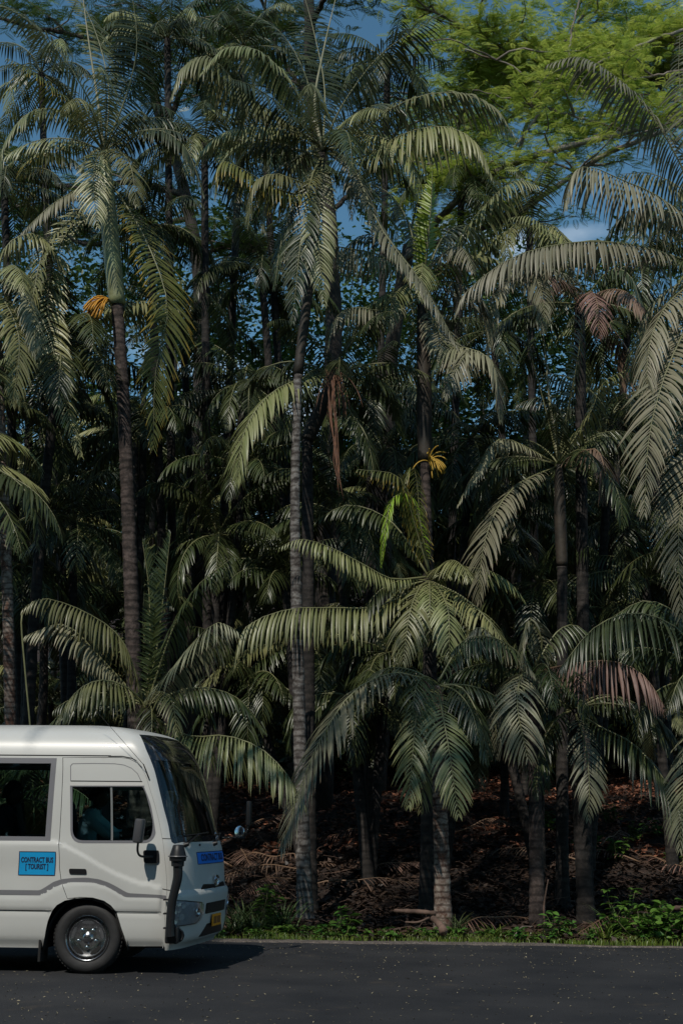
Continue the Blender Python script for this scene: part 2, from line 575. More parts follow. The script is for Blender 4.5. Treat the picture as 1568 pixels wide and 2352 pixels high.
m_white = plain('cream_white_paint', (0.525, 0.53, 0.51), rough=0.36, spec=0.45, coat=0.25, noise=0.05, nscale=2.5, bump=0.015, bscale=3)
m_black = plain('black_plastic', (0.010, 0.0105, 0.012), rough=0.45, spec=.35)
m_rubber = plain('rubber', (0.022, 0.022, 0.023), rough=0.7, noise=0.3, nscale=14, bump=0.1)
m_gap = plain('dark_gap', (0.012, 0.012, 0.012), rough=0.9)
m_chrome = plain('chrome', (0.62, 0.64, 0.66), rough=0.12, metal=1.0)
m_steel = plain('dull_steel', (0.55, 0.55, 0.56), rough=0.22, metal=1.0, noise=0.25, nscale=30)
m_greytrim = plain('grey_window_frame', (0.16, 0.16, 0.175), rough=0.45)
m_stripe = plain('grey_stripe_paint', (0.17, 0.17, 0.18), rough=0.35, coat=0.4)
m_blue = plain('blue_sign_vinyl', (0.01, 0.30, 0.62), rough=0.35, noise=0.08)
m_blue2 = plain('deep_blue_sign_vinyl', (0.015, 0.22, 0.80), rough=0.35, noise=0.08)
m_ink = plain('sign_ink', (0.012, 0.016, 0.05), rough=0.5)
m_plate = plain('plate_amber', (0.75, 0.28, 0.01), rough=0.4)
m_inside = plain('cabin_grey', (0.045, 0.047, 0.05), rough=0.85)
m_seat = plain('seat_fabric', (0.05, 0.055, 0.07), rough=0.9, noise=0.3, nscale=20)
m_liner = plain('wheel_arch_liner', (0.012, 0.012, 0.012), rough=0.95)

def glass(name, tint, refl=1.0, rough=0.02):
    m = bpy.data.materials.new(name); m.use_nodes = True
    n = m.node_tree; n.nodes.clear()
    o = n.nodes.new('ShaderNodeOutputMaterial'); tr = n.nodes.new('ShaderNodeBsdfTransparent'); gl = n.nodes.new('ShaderNodeBsdfGlossy')
    tr.inputs['Color'].default_value = hexc(*tint); gl.inputs['Roughness'].default_value = rough
    fr = n.nodes.new('ShaderNodeFresnel'); fr.inputs['IOR'].default_value = 1.5
    mt = n.nodes.new('ShaderNodeMath'); mt.operation = 'MULTIPLY'; mt.inputs[1].default_value = 1.7 * refl
    mi = n.nodes.new('ShaderNodeMixShader')
    n.links.new(fr.outputs['Fac'], mt.inputs[0]); n.links.new(mt.outputs['Value'], mi.inputs['Fac'])
    n.links.new(tr.outputs['BSDF'], mi.inputs[1]); n.links.new(gl.outputs['BSDF'], mi.inputs[2]); n.links.new(mi.outputs['Shader'], o.inputs['Surface'])
    return m
m_glass = glass('tinted_side_glass', (0.60, 0.74, 0.72))
m_wglass = glass('windscreen_glass', (0.50, 0.62, 0.58))
m_lens = glass('lamp_lens', (0.85, 0.88, 0.9), 1.3)

BO = np.array([-3.467, YC, 0.0])
bus = empty('minibus', BO, 'cream white minibus with grey stripe and blue contract signs driving on the road', 'minibus')

def bobj(name, mb, mat, parent=None, smooth=False):
    return mb.build(name, mat, parent if parent is not None else bus, smooth, BO)

def side_p(x, q):
    return x - smooth_tab(np.atleast_1d(q), 4)

def sheet(outer, holes, spacing=0.05, offset=0.0, reveal=0.0, both=False, extra=None, far=False):
    """smooth sheet over the body surface inside an outline, holes left open, edges turned inwards by 'reveal'"""
    outer = polyline(outer, spacing * .6)
    hs = [polyline(h, spacing * .5) for h in holes]
    verts = [tuple(p) for p in outer]
    edges = [(i, (i + 1) % len(outer)) for i in range(len(outer))]
    for h in hs:
        k = len(verts)
        verts += [tuple(p) for p in h]
        edges += [(k + i, k + (i + 1) % len(h)) for i in range(len(h))]
    lo, hi = outer.min(0), outer.max(0)
    gx, gy = np.meshgrid(np.arange(lo[0] + spacing / 2, hi[0], spacing), np.arange(lo[1] + spacing / 2, hi[1], spacing))
    G = np.stack([gx.ravel(), gy.ravel()], 1)
    m = inside(G, outer)
    allp = np.array(verts)
    for h in hs: m &= ~inside(G, h)
    G = G[m]
    if len(G):
        d = np.min(np.linalg.norm(G[:, None, :] - allp[None, :, :], axis=2), axis=1)
        G = G[d > spacing * .35]
    verts += [tuple(p) for p in G]
    vo, _, fo, _, _, _ = delaunay_2d_cdt([Vector(v) for v in verts], edges, [], 0, 1e-6)
    vo = np.array([(v.x, v.y) for v in vo])
    fo = np.array([tuple(f) for f in fo if len(f) == 3])
    cen = vo[fo].mean(1)
    keep = inside(cen, outer)
    for h in hs: keep &= ~inside(cen, h)
    fo = fo[keep]
    def S(P, o=0.0, mir=False):
        if mir: P = np.stack([2 * PA - P[:, 0], P[:, 1]], 1)
        pos = bus_surface(P[:, 0], P[:, 1]); nrm = bus_normal(P[:, 0], P[:, 1])
        dd = o + (extra(P) if extra is not None else 0.0)
        return pos + nrm * (np.zeros(len(P)) + dd)[:, None]
    mb = MB()
    for mir in ((False, True) if both else (far,)):
        pos = S(vo, offset, mir)
        mb.add(pos, [tuple(reversed(f)) for f in fo] if mir else fo)
        if reveal > 0:
            for L in (hs if both else [outer] + hs):
                a = S(L, offset, mir); c_ = S(L, offset - reveal, mir)
                k = len(L)
                mb.add(np.vstack([a, c_]), [(i, (i + 1) % k, k + (i + 1) % k, k + i) for i in range(k)])
    return mb

def ribbon(path, width, offset=0.0015, closed=False, step=0.02):
    P = polyline(path, step, closed)
    T = np.gradient(P, axis=0) if not closed else (np.roll(P, -1, 0) - np.roll(P, 1, 0))
    T /= np.linalg.norm(T, axis=1)[:, None] + 1e-9
    N = np.stack([-T[:, 1], T[:, 0]], 1)
    w = np.broadcast_to(np.asarray(width, float), (len(P),))[:, None]
    a, c_ = P + N * w / 2, P - N * w / 2
    A = bus_surface(a[:, 0], a[:, 1]) + bus_normal(a[:, 0], a[:, 1]) * (offset + EXTRA(a))[:, None]
    B = bus_surface(c_[:, 0], c_[:, 1]) + bus_normal(c_[:, 0], c_[:, 1]) * (offset + EXTRA(c_))[:, None]
    k = len(P)
    return MB().add(np.vstack([A, B]), [(i, k + i, k + (i + 1) % k, (i + 1) % k) for i in range(k if closed else k - 1)])

# shoulder crease: everything under the line that falls from the belt to the nose stands proud
cr_line = on_bus([(-10, 930), (385, 897), (470, 938), (560, 990), (660, 1048), (760, 1100), (880, 1148), (1000, 1172), (1068, 1181)])
cr_line = cr_line[np.argsort(cr_line[:, 0])]
cr_line[0] = (-3.0, cr_line[1, 1] - .015)
arch_line = on_bus([(-10, 1205), (260, 1202), (300, 1178), (345, 1148), (400, 1130), (470, 1122), (560, 1120), (640, 1130), (700, 1150), (750, 1175), (800, 1205), (830, 1220), (1070, 1236)])
arch_in = on_bus([(-10, 1236), (270, 1234), (310, 1212), (355, 1180), (410, 1160), (480, 1153), (560, 1152), (635, 1160), (690, 1178), (740, 1205), (790, 1236), (820, 1248), (1070, 1258)])
bump_top = on_bus([(1165, 1192), (1275, 1215), (1380, 1196)])
bt = float(np.mean(bump_top[:, 1]))

def EXTRA(P):
    p, q = np.where(P[:, 0] > PA, 2 * PA - P[:, 0], P[:, 0]), P[:, 1]
    yl = np.interp(p, cr_line[:, 0], cr_line[:, 1])
    side = 1 - smoothstep(-.02, .12, p)
    d = yl - q
    e = 0.016 * smoothstep(-.007, .007, d) * (1 - smoothstep(0.0, .34, d)) * side
    al = np.interp(p, arch_line[:, 0], arch_line[:, 1])
    ai = np.interp(p, arch_in[:, 0], arch_in[:, 1])
    e = e + 0.012 * (1 - smoothstep(ai - .02, ai + .005, q)) * smoothstep(.62, .70, q) * side
    e = e - 0.010 * (1 - smoothstep(.645, .66, q)) * side * smoothstep(.60, .64, q)
    # lower sill turns under
    e = e - 0.022 * (1 - smoothstep(.27, .38, q)) * side
    # bumper stands proud of the bonnet
    fr = smoothstep(.28, .40, p) 
    e = e + 0.040 * fr * (1 - smoothstep(bt - .025, bt + .005, q)) * smoothstep(.30, .36, q)
    return e

# outlines on the side
door = on_bus([(405, 345), (600, 343), (780, 344), (835, 352), (878, 375), (915, 415), (945, 470), (965, 540), (1000, 650), (1028, 760), (1048, 870), (1063, 990), (1074, 1100), (1078, 1190), (1066, 1345), (1063, 1570), (822, 1572), (800, 1500), (770, 1410), (748, 1340), (716, 1302), (672, 1272), (600, 1252), (520, 1248), (437, 1257), (415, 1200), (395, 1145), (384, 1060), (380, 890)])
arch_hole = on_bus([(268, 1610), (290, 1500), (310, 1400), (335, 1338), (370, 1296), (420, 1268), (500, 1250), (560, 1248), (620, 1255), (672, 1272), (716, 1302), (748, 1340), (770, 1410), (800, 1500), (822, 1572)])
wx = float(np.mean([side_p(0, .5)[0]]))
dwin = rounded(on_bus([(458, 528), (925, 530), (972, 640), (1000, 800), (975, 893), (458, 893)]), [.01, .02, .2, .12, .12, .13])
dglass_o = rounded(on_bus([(468, 534), (922, 534), (962, 650), (990, 800), (966, 882), (468, 880)]), [.01, .02, .2, .11, .11, .12])
win_o = on_bus([(-10, 345), (355, 347), (330, 890), (-10, 890)])
xw0, xw1, zt, zb = -6.2, -3.905, 2.27, 1.372
def rect_side(x0, x1, z0, z1, n=1):
    P = polyline([(x0, z0), (x1, z0), (x1, z1), (x0, z1)], .1)
    return np.stack([side_p(P[:, 0], P[:, 1]), P[:, 1]], 1)
side_windows = [(-5.42, -3.965), (-7.1, -5.52), (-8.7, -7.2)]
win_holes = [rect_side(a, b_, 1.425, 2.218) for a, b_ in side_windows]

ws_edge = on_bus([(918, 232), (945, 300), (1000, 440), (1048, 640), (1085, 780), (1103, 880), (1120, 903)])
ws_pts = np.vstack([ws_edge[:-1], [(ws_edge[-1][0] + .02, ws_edge[-1][1])]])
# bottom edge across the front at a nearly level height, top edge likewise; mirrored about the centre
bot_q = on_bus([(1200, 903), (1300, 890), (1400, 872)], (.9, 1.4))
top_q = on_bus([(990, 222), (1080, 215), (1150, 222)], (.7, 2.5))
qb, qt = float(bot_q[:, 1].mean()), float(top_q[:, 1].mean())
half = [tuple(p) for p in rounded(ws_pts, 0.0)]
half = [tuple(p) for p in spline(np.array(half), 22)]
outl = half + [(.6, qb), (PA, qb)] 
right = [(2 * PA - p, q) for p, q in reversed(half)]
outl = half + [(half[-1][0] + .15, qb)] + [(PA, qb)] + [(2 * PA - half[-1][0] - .15, qb)] + right + [(2 * PA - .5, qt), (PA, qt + .015), (.5, qt)]
wshield = np.array(outl)

rear_x = -9.05
back_p = lambda q: side_p(rear_x, q)[0]
qs = np.linspace(.248, 3.24, 60)
outer = [(back_p(q), q) for q in qs[::-1]] + [(back_p(.248), .248)]
bottom_side = polyline([(back_p(.248), .248), (side_p(-3.93, .248)[0], .248)], .3, False)
# the near half: rear edge, sill, wheel arch, sill under the door, front lip, centre line
rear_arch_c = -7.35
def arch_at(cx):
    return [(side_p(cx + .40 * math.cos(a) * 1.0, .30 + .50 * math.sin(a))[0], .248 + .505 * math.sin(a)) for a in np.linspace(math.pi, 0, 15)]
ah = arch_hole.copy(); ah[0, 1] = ah[-1, 1] = .248; ah[0, 0] += .012
outer = [(back_p(q), q) for q in qs[::-1]] + arch_at(rear_arch_c) + [tuple(p) for p in ah] + [(0.02, .248), (.5, .248), (PA, .248)] + [(PA, q) for q in qs[1:]]
# grille, lamps and intake openings in the front
hl = on_bus([(1120, 1262), (1180, 1264), (1284, 1274), (1284, 1345), (1262, 1392), (1240, 1415), (1120, 1435)], (.4, .7))
hl[0, 0] = hl[-1, 0] = hl[:, 0].min()
gr_hi = on_bus([(1283, 1212), (1312, 1172), (1390, 1150)], (.8, .9))
gr_lo = on_bus([(1308, 1282), (1308, 1350), (1440, 1300)], (.9, .7))
gl0, gl1 = gr_lo[0, 0], 2 * PA - gr_lo[0, 0]
grille_low = rounded([(gl0, gr_lo[1, 1]), (gl1, gr_lo[1, 1]), (gl1, gr_lo[0, 1]), (gl0, gr_lo[0, 1])], .02)
half_grille_low = [(gl0, gr_lo[1, 1]), (PA, gr_lo[1, 1]), (PA, gr_lo[0, 1]), (gl0, gr_lo[0, 1])]

door_c = door.mean(0)
shell_holes = [door + 0.0, *win_holes]
# windscreen hole for the near half of the shell: cut the outline at the centre line
ws_half = [p for p in outl if p[0] < PA - 1e-6]
nb = len(half) + 1
ws_half = half + [(half[-1][0] + .15, qb)] + [(PA, qb)] + [(PA, qt + .015)] + [(.5, qt)]
# notch the shell at the centre: outline goes around the windscreen opening
right_edge = [(PA, q) for q in np.linspace(.248, qb, 20)] + [(half[-1][0] + .15, qb)] + half[::-1] + [(.5, qt)] + [(PA, q) for q in np.linspace(qt + .015, 3.24, 24)]
# the door reaches down to the sill: shell outline notched by the door as well
dl = [tuple(p) for p in door]
i_bot = 15   # front bottom corner of the door, then the rear bottom corner
front_up = dl[:i_bot + 1][::-1]     # bottom front corner up round to the top rear corner
rear_dn = dl[i_bot + 7:][::-1]
outer = [(back_p(q), q) for q in qs[::-1]] + arch_at(rear_arch_c) + [tuple(p) for p in ah[:8]] + dl[24:29] + dl[:i_bot + 1] + [(dl[i_bot][0] + .01, .248), (.5, .248)] + right_edge
shell = sheet(outer, win_holes, spacing=.034, reveal=.02, both=True, extra=EXTRA)
bobj('body_shell', shell, m_white, smooth=True)

def shrink(P, d):
    P = np.asarray(P, float)
    T = np.roll(P, -1, 0) - np.roll(P, 1, 0)
    T /= np.linalg.norm(T, axis=1)[:, None] + 1e-9
    N = np.stack([-T[:, 1], T[:, 0]], 1)
    area = 0.5 * np.sum(P[:, 0] * np.roll(P[:, 1], -1) - np.roll(P[:, 0], -1) * P[:, 1])
    return P + N * d * (1 if area > 0 else -1)

dd = shrink(door, .006)
door_o = bobj('door', sheet(dd, [dwin], spacing=.03, reveal=.02, both=False, extra=EXTRA), m_white, smooth=True)
mirrored = sheet(dd, [dwin], spacing=.06, reveal=.02, extra=EXTRA, far=True)
door_far = bobj('door', mirrored, m_white, smooth=True)
# dark rebate behind the door gap
bobj('door_seal', MB().add(*(lambda m: (m.v, m.f))(ribbon(door, .045, -.022, closed=True))), m_gap)

# door window: frame, two panes, divider
fr_o = sheet(shrink(dwin, -.008), [dglass_o], spacing=.03, offset=.002, reveal=.022, extra=EXTRA)
dwf = bobj('window_frame', fr_o, m_greytrim, door_o, True)
bobj('window_glass', sheet(shrink(dglass_o, -.004), [], spacing=.06, offset=-.012, extra=EXTRA), m_glass, door_o, True)
g2 = sheet(shrink(dglass_o, -.004), [], spacing=.08, offset=-.012, extra=EXTRA, far=True)
bobj('window_glass', g2, m_glass, door_far, True)
dv = on_bus([(718, 536), (722, 880)])
bobj('window_divider', ribbon(dv, .022, -.006), plain('divider_metal', (.35, .37, .37), rough=.3, metal=.6), door_o)
tp = on_bus([(455, 517), (930, 517)])
bobj('window_visor_strip', ribbon(tp, .036, .006), plain('strip_grey', (.55, .54, .52), rough=.4), door_o)
up = on_bus([(457, 495), (457, 400), (470, 386), (600, 384), (740, 386), (800, 394), (850, 415), (888, 450), (912, 500)])
bobj('pressed_line', ribbon(up, .008, .001), m_stripe, door_o)
bobj('pressed_line', ribbon(on_bus([(457, 497), (918, 501)]), .011, .001), m_gap, door_o)
# door handle: dark cup with a bar
hh = rounded(on_bus([(448, 1062), (560, 1064), (562, 1098), (450, 1096)]), .02)
bobj('door_handle', sheet(hh, [], spacing=.012, offset=.010, reveal=.012, extra=EXTRA), m_black, door_o, True)

# coach windows on both sides
for sgn in (0, 1):
    for k, (a, b_) in enumerate(side_windows):
        go = rect_side(a, b_, 1.425, 2.218)
        fo_ = rect_side(a - .05, b_ + .056, 1.372, 2.275)
        f_ = sheet(fo_, [shrink(go, .002)], spacing=.05, offset=.003, reveal=.03)
        g_ = sheet(shrink(go, -.004), [], spacing=.15, offset=-.012)
        if sgn:
            for m_ in (f_, g_):
                m_.v = [(x, 2 * YC - y, z) for x, y, z in m_.v]
        w_ = bobj('window_frame', f_, m_greytrim, None, True)
        bobj('window_glass', g_, m_glass, w_, True)
        if sgn == 0:
            bobj('window_divider', ribbon([(side_p((a + b_) / 2, 1.43)[0], 1.43), (side_p((a + b_) / 2, 2.21)[0], 2.21)], .03, -.008), m_black, w_)

# painted stripe, waist lines
ps_ = np.linspace(-3.2, .2, 260)
def smooth_line(L_, ps_):
    v = np.interp(ps_, L_[:, 0], L_[:, 1]); k = np.array([1, 2, 3, 2, 1.]) / 9
    return np.convolve(np.pad(v, 2, mode='edge'), k, mode='valid')
ta = np.stack([ps_, smooth_line(arch_line[1:], ps_)], 1)
tb = np.stack([ps_, smooth_line(arch_in[1:], ps_)], 1)
rows = []
for k in np.linspace(0, 1, 5):
    Pk = ta * (1 - k) + tb * k
    rows.append(bus_surface(Pk[:, 0], Pk[:, 1]) + bus_normal(Pk[:, 0], Pk[:, 1]) * (.003 + EXTRA(Pk))[:, None])
bobj('side_stripe', MB().add(np.vstack(rows), [(r_ * 260 + i_, (r_ + 1) * 260 + i_, (r_ + 1) * 260 + i_ + 1, r_ * 260 + i_ + 1) for r_ in range(4) for i_ in range(259)]), m_stripe, smooth=True)
zl = .651
bobj('waist_gap', ribbon([(-5.9, zl), (ah[3, 0] - .005, zl)], .009, .002), m_gap)
bobj('waist_gap', ribbon([(arch_hole[11, 0] + .005, zl), (.075, zl)], .009, .003), m_gap)
bobj('roof_gutter', ribbon([(-5.9, 2.305), (side_p(-3.3, 2.305)[0], 2.305)], .010, .003), m_gap)
gut = on_bus([(700, 338), (790, 338), (850, 350), (890, 378), (918, 410)])
bobj('roof_gutter', ribbon(gut, .010, .003), m_gap)
pod = on_bus([(926, 388), (966, 490)])
bobj('antenna_mount', ribbon(spline(pod, 8), .022, .010), m_black)
a0 = bus_surface(*on_bus([(960, 480)])[0])[0]; a1 = at(*zpx(715, 150), YS - .02); a2 = at(*zpx(600, 20), YS - .01)
mbx = MB().tube([a0 + [0, -.02, 0], at(*zpx(925, 390), YS - .02), a1, a2], [.004, .003, .0022, .0018], 6)
bobj('antenna', mbx, m_black)

# windscreen: glass with a dark band round it
wi = shrink(wshield, .065)
wi[:, 1] = np.minimum(wi[:, 1], qt - .30)
wsb = sheet(shrink(wshield, -.003), [], spacing=.05, offset=-.004)
# outer ring
band = sheet(shrink(wshield, .002), [wi], spacing=.05, offset=.0005, reveal=.01)
ws_o = bobj('windscreen', sheet(shrink(wi, -.004), [], spacing=.06, offset=-.003), m_wglass, smooth=True)
bobj('windscreen_surround', band, plain('black_ceramic_band', (.008, .010, .013), rough=.08, coat=.5), ws_o, True)

# front details
def front_obj(name, outline, mat, spacing=.03, offset=.002, reveal=.01, mirror=False, parent=None):
    m_ = sheet(outline, [], spacing=spacing, offset=offset, reveal=reveal, extra=EXTRA, far=mirror)
    return bobj(name, m_, mat, parent, True)

m_lampin, n, b = new_mat('headlamp_reflector')
b.inputs['Base Color'].default_value = (.55, .58, .63, 1); b.inputs['Metallic'].default_value = .45; b.inputs['Roughness'].default_value = .22
vv = n.nodes.new('ShaderNodeTexVoronoi'); vv.inputs['Scale'].default_value = 14
bb = n.nodes.new('ShaderNodeBump'); bb.inputs['Strength'].default_value = .3; bb.inputs['Distance'].default_value = .03
n.links.new(n.nodes.new('ShaderNodeTexCoord').outputs['Object'], vv.inputs['Vector'])
n.links.new(vv.outputs['Distance'], bb.inputs['Height']); n.links.new(bb.outputs['Normal'], b.inputs['Normal'])
for mir in (False, True):
    h_o = front_obj('headlight', rounded(hl, .03), m_black, .03, .002, .01, mir)
    front_obj('reflector', rounded(shrink(hl, .012), .03), m_lampin, .02, .004, .004, mir, h_o)
    hp_ = (2 * PA - hl[2, 0] + .10) if mir else hl[2, 0] - .10
    c0 = bus_surface(hp_, hl[2, 1] - .10)[0]; nn_ = bus_normal(np.array([hp_]), np.array([.66]))[0]
    lb = MB().lathe(c0 + nn_ * .045, nn_, [(.055, 0), (.055, .012), (.045, .018), (.03, .006), (0.001, .0)], 20)
    bobj('lamp_bowl', lb, m_chrome, h_o, True)
    front_obj('lens', rounded(shrink(hl, .006), .03), m_lens, .03, .024, 0, mir, h_o)
gh = [(gr_hi[0, 0], gr_hi[0, 1]), (PA, gr_hi[0, 1] - .015), (2 * PA - gr_hi[0, 0], gr_hi[0, 1]), (2 * PA - gr_hi[1, 0], gr_hi[0, 1] + .075), (PA, gr_hi[0, 1] + .06), (gr_hi[1, 0], gr_hi[0, 1] + .075)]
gu = bobj('upper_grille', sheet(gh, [], spacing=.04, offset=.008, reveal=.01), m_black, smooth=True)
gc = gr_hi[0, 1] + .025
bobj('grille_bar', ribbon([(gr_hi[0, 0] + .03, gc), (2 * PA - gr_hi[0, 0] - .03, gc)], .008, .010), m_black, gu)
gl_o = front_obj('lower_grille', grille_low, m_black, .04, .003, .01)
for k in range(4):
    zz = gr_lo[1, 1] + .025 + k * (gr_lo[0, 1] - gr_lo[1, 1] - .03) / 4
    bobj('grille_slat', ribbon([(gl0 + .02, zz), (gl1 - .02, zz)], .010, .010), plain('slat_dark', (.03, .03, .033), rough=.5), gl_o)
# low intake, number plate, lip
li = on_bus([(1258, 1496), (1310, 1425), (1352, 1405)], (.8, .5))
lip_q = li[0, 1]
low = [(li[0, 0], lip_q), (2 * PA - li[0, 0], lip_q), (2 * PA - li[1, 0], li[1, 1] + .02), (li[1, 0], li[1, 1] + .02)]
front_obj('low_intake', rounded(low, .02), m_black, .04, .003, .01)
def front_box(name, p, q, w_, h_, d_, off, mat, parent=None):
    c_ = bus_surface(p, q)[0] + bus_normal(np.array([p]), np.array([q]))[0] * off
    return bobj(name, MB().box(c_, (d_, w_, h_), bevel=.004), mat, parent)
def nose_frame(q, off):
    n_ = bus_normal(np.array([PA]), np.array([q]))[0]; n_[2] = 0; n_ /= np.linalg.norm(n_)
    tv = np.array([-n_[1], n_[0], 0.0])
    return bus_surface(PA, q)[0] + n_ * off, n_, tv
pc, pn, pt = nose_frame(.515, .065)
rot = np.stack([pn, pt, [0, 0, 1]], 1)
pl = bobj('number_plate', MB().box(pc, (.012, .36, .13), rot=rot, bevel=.004), m_plate)
for dy in (-.12, -.075, -.03, .03, .075, .12):
    bobj('plate_character', MB().box(pc + pt * dy + pn * .008, (.002, .02, .075), rot=rot), m_ink, pl)
badge, bn, btv = nose_frame(.945, .035)
def ring(c_, ry, rz, t_):
    a = np.linspace(0, 2 * math.pi, 29)
    return [badge + bn * c_[0] + btv * ry * math.cos(v) + np.array([0, 0, c_[2] + rz * math.sin(v)]) for v in a], t_
mbz = MB()
for args in (((0, 0, 0), .085, .058), ((0, 0, .018), .05, .024), ((0, 0, -.006), .024, .050)):
    pts, t_ = ring(args[0], args[1], args[2], .007)
    mbz.tube(pts, .0075, 6, cap=False)
bobj('badge', mbz, m_chrome, smooth=True)
# bonnet panel gaps
bobj('bonnet_gap', ribbon([(.09, bt + .035), (.30, bt + .02), (.6, bt + .006), (PA, bt + .004), (2 * PA - .6, bt + .006), (2 * PA - .09, bt + .035)], .007, .003), m_gap)
bobj('bonnet_gap', ribbon(on_bus([(1048, 868), (1105, 870)]), .007, .002), m_gap)
sg = on_bus([(1266, 958), (1275, 1035)], (.8, 1.3))
sq0, sq1 = sg[1, 1], sg[0, 1]
sp0 = sg[0, 0]; sp1 = 2 * PA - sp0 + .0
blue_o = bobj('front_sign', sheet(rounded([(sp0, sq0), (sp1, sq0), (sp1, sq1), (sp0, sq1)], .005), [], spacing=.04, offset=.003, reveal=.003), m_blue2)
bobj('sign_border', ribbon([(sp0, sq0), (sp1, sq0), (sp1, sq1), (sp0, sq1)], .007, .0045, closed=True), m_ink, blue_o)

def text_mesh(txt, size, bold=.02, sx=1.0):
    cu = bpy.data.curves.new('lettering', 'FONT')
    cu.body = txt; cu.size = size; cu.align_x = 'CENTER'; cu.align_y = 'CENTER'; cu.offset = bold * size; cu.resolution_u = 3
    o = bpy.data.objects.new('lettering', cu); C.objects.link(o)
    dg = bpy.context.evaluated_depsgraph_get(); dg.update()
    me = bpy.data.meshes.new_from_object(o.evaluated_get(dg))
    V = np.array([v.co[:] for v in me.vertices]); Fc = [tuple(p.vertices) for p in me.polygons]
    bpy.data.objects.remove(o); bpy.data.curves.remove(cu); bpy.data.meshes.remove(me)
    V[:, 0] *= sx
    return V, Fc
V, Fc = text_mesh('CONTRACT BUS', .105, .025, (sp1 - sp0 - .12) / .82 * .98)
P = np.stack([PA + V[:, 0], (sq0 + sq1) / 2 + V[:, 1]], 1)
pos = bus_surface(P[:, 0], P[:, 1]) + bus_normal(P[:, 0], P[:, 1]) * .0055
bobj('lettering', MB().add(pos, Fc), m_ink, blue_o)
# side sign
sx0, sx1, sz0, sz1 = -4.236, -3.837, 1.021, 1.266
def side_rect(a, b_, c_, d_): return [(side_p(x, z)[0], z) for x, z in ((a, c_), (b_, c_), (b_, d_), (a, d_))]
sign = bobj('side_sign', sheet(side_rect(sx0, sx1, sz0, sz1), [], spacing=.04, offset=.003, reveal=.004, extra=EXTRA), m_blue)
bobj('sign_border', ribbon(side_rect(sx0, sx1, sz0, sz1), .008, .0045, closed=True), m_ink, sign)
for txt, zz, wd in (('CONTRACT BUS', 1.178, .355), ('[ TOURIST ]', 1.108, .25)):
    V, Fc = text_mesh(txt, .078, .034)
    k = wd / (V[:, 0].max() - V[:, 0].min())
    xx, zv = (sx0 + sx1) / 2 + V[:, 0] * k, zz + V[:, 1] * .98
    P = np.stack([side_p(xx, zv), zv], 1)
    pos = bus_surface(P[:, 0], P[:, 1]) + bus_normal(P[:, 0], P[:, 1]) * (.0055 + EXTRA(P))[:, None]
    bobj('lettering', MB().add(pos, Fc), m_ink, sign)

# wipers
for p0_, p1_ in ((.66, 1.28), (1.42, 2.02)):
    pa_ = bus_surface(p0_, qb - .02)[0] + [.03, -.0, .0]; pb_ = bus_surface((p0_ + p1_) / 2, qb + .09)[0] + [.035, 0, 0]
    wp = bobj('wiper', MB().tube([pa_, pb_], [.012, .007], 6), m_black)
    bl = [bus_surface(p_, qb + .065 + .05 * (p_ - p0_))[0] + bus_normal(np.array([p_]), np.array([qb + .1]))[0] * .02 for p_ in np.linspace(p0_ + .05, p1_, 9)]
    bobj('wiper_blade', MB().tube(bl, .009, 5), m_black, wp)
    bobj('wiper_pivot', MB().lathe(bus_surface(p0_, qb - .03)[0], (1, 0, .3), [(.001, .05), (.02, .048), (.026, .02), (.028, -.01)], 14), m_black, wp, True)
for p_ in (.98, 1.75, 2.0):
    front_box('cowl_vent', p_, qb - .035, .07, .02, .01, .004, m_gap)

# snorkel
sy = YS - .10
def sn(x, y, Y=sy): return at(*zpx(x, y), Y)
snork = bobj('air_intake_pipe', MB().tube(spline([sn(1148, 1040), sn(1146, 1120), sn(1128, 1200), sn(1108, 1290), sn(1100, 1380), sn(1098, 1470), sn(1100, 1500)], 26), np.interp(np.linspace(0, 1, 26), [0, .2, .6, 1], [.052, .05, .046, .050]), 16), m_black, smooth=True)
top = sn(1148, 978)
bobj('intake_head', MB().lathe(top, (0, 0, 1), [(.045, -.115), (.068, -.11), (.07, -.06), (.088, -.055), (.092, -.02), (.086, -.015), (.092, -.01), (.090, .0), (.075, .05), (.058, .105), (.05, .112), (.001, .115)], 28), m_black, snork, True)
bobj('intake_rim', MB().tube([top + np.array([.10 * math.cos(a), .10 * math.sin(a), -.008]) for a in np.linspace(0, 2 * math.pi, 29)], .007, 6, cap=False), plain('intake_rim_grey', (.12, .12, .125), rough=.4), snork, True)
bobj('intake_base', MB().box(sn(1112, 1490, YS - .03), (.15, .10, .17), bevel=.03), m_black, snork, True)
bobj('fog_lamp', MB().lathe(sn(1142, 1492, YS + .02), (.35, -1, 0), [(.075, -.02), (.075, .03), (.06, .045), (.045, .03), (.001, .028)], 24), m_black, None, True)
for yy in (1262, 1352, 1445):
    bobj('pipe_bracket', MB().box(sn(1090, yy, YS - .06), (.11, .09, .016), bevel=.003), m_black, snork)

# mirrors
mm = MB().box(at(*zpx(898, 818), YS - .26), (.105, .13, .248), bevel=.035)
V = np.array(mm.v); c_ = V.mean(0)
ang = R(5); V2 = V - c_; V = np.stack([V2[:, 0] * math.cos(ang) + V2[:, 2] * math.sin(ang), V2[:, 1], -V2[:, 0] * math.sin(ang) + V2[:, 2] * math.cos(ang)], 1) + c_
mm.v = [tuple(v) for v in V]
mir = bobj('wing_mirror', mm, plain('mirror_shell', (.045, .047, .052), rough=.55, bump=.15, bscale=250), None, True)
bobj('mirror_arm', MB().tube(spline([at(*zpx(892, 890), YS - .25), at(*zpx(888, 945), YS - .24), at(*zpx(902, 978), YS - .20), at(*zpx(940, 986), YS - .12), at(*zpx(985, 985), YS - .03)], 18), .0125, 8), m_black, mir, True)
mo = rounded(on_bus([(925, 943), (1026, 945), (1024, 1027), (930, 1027)]), .03)
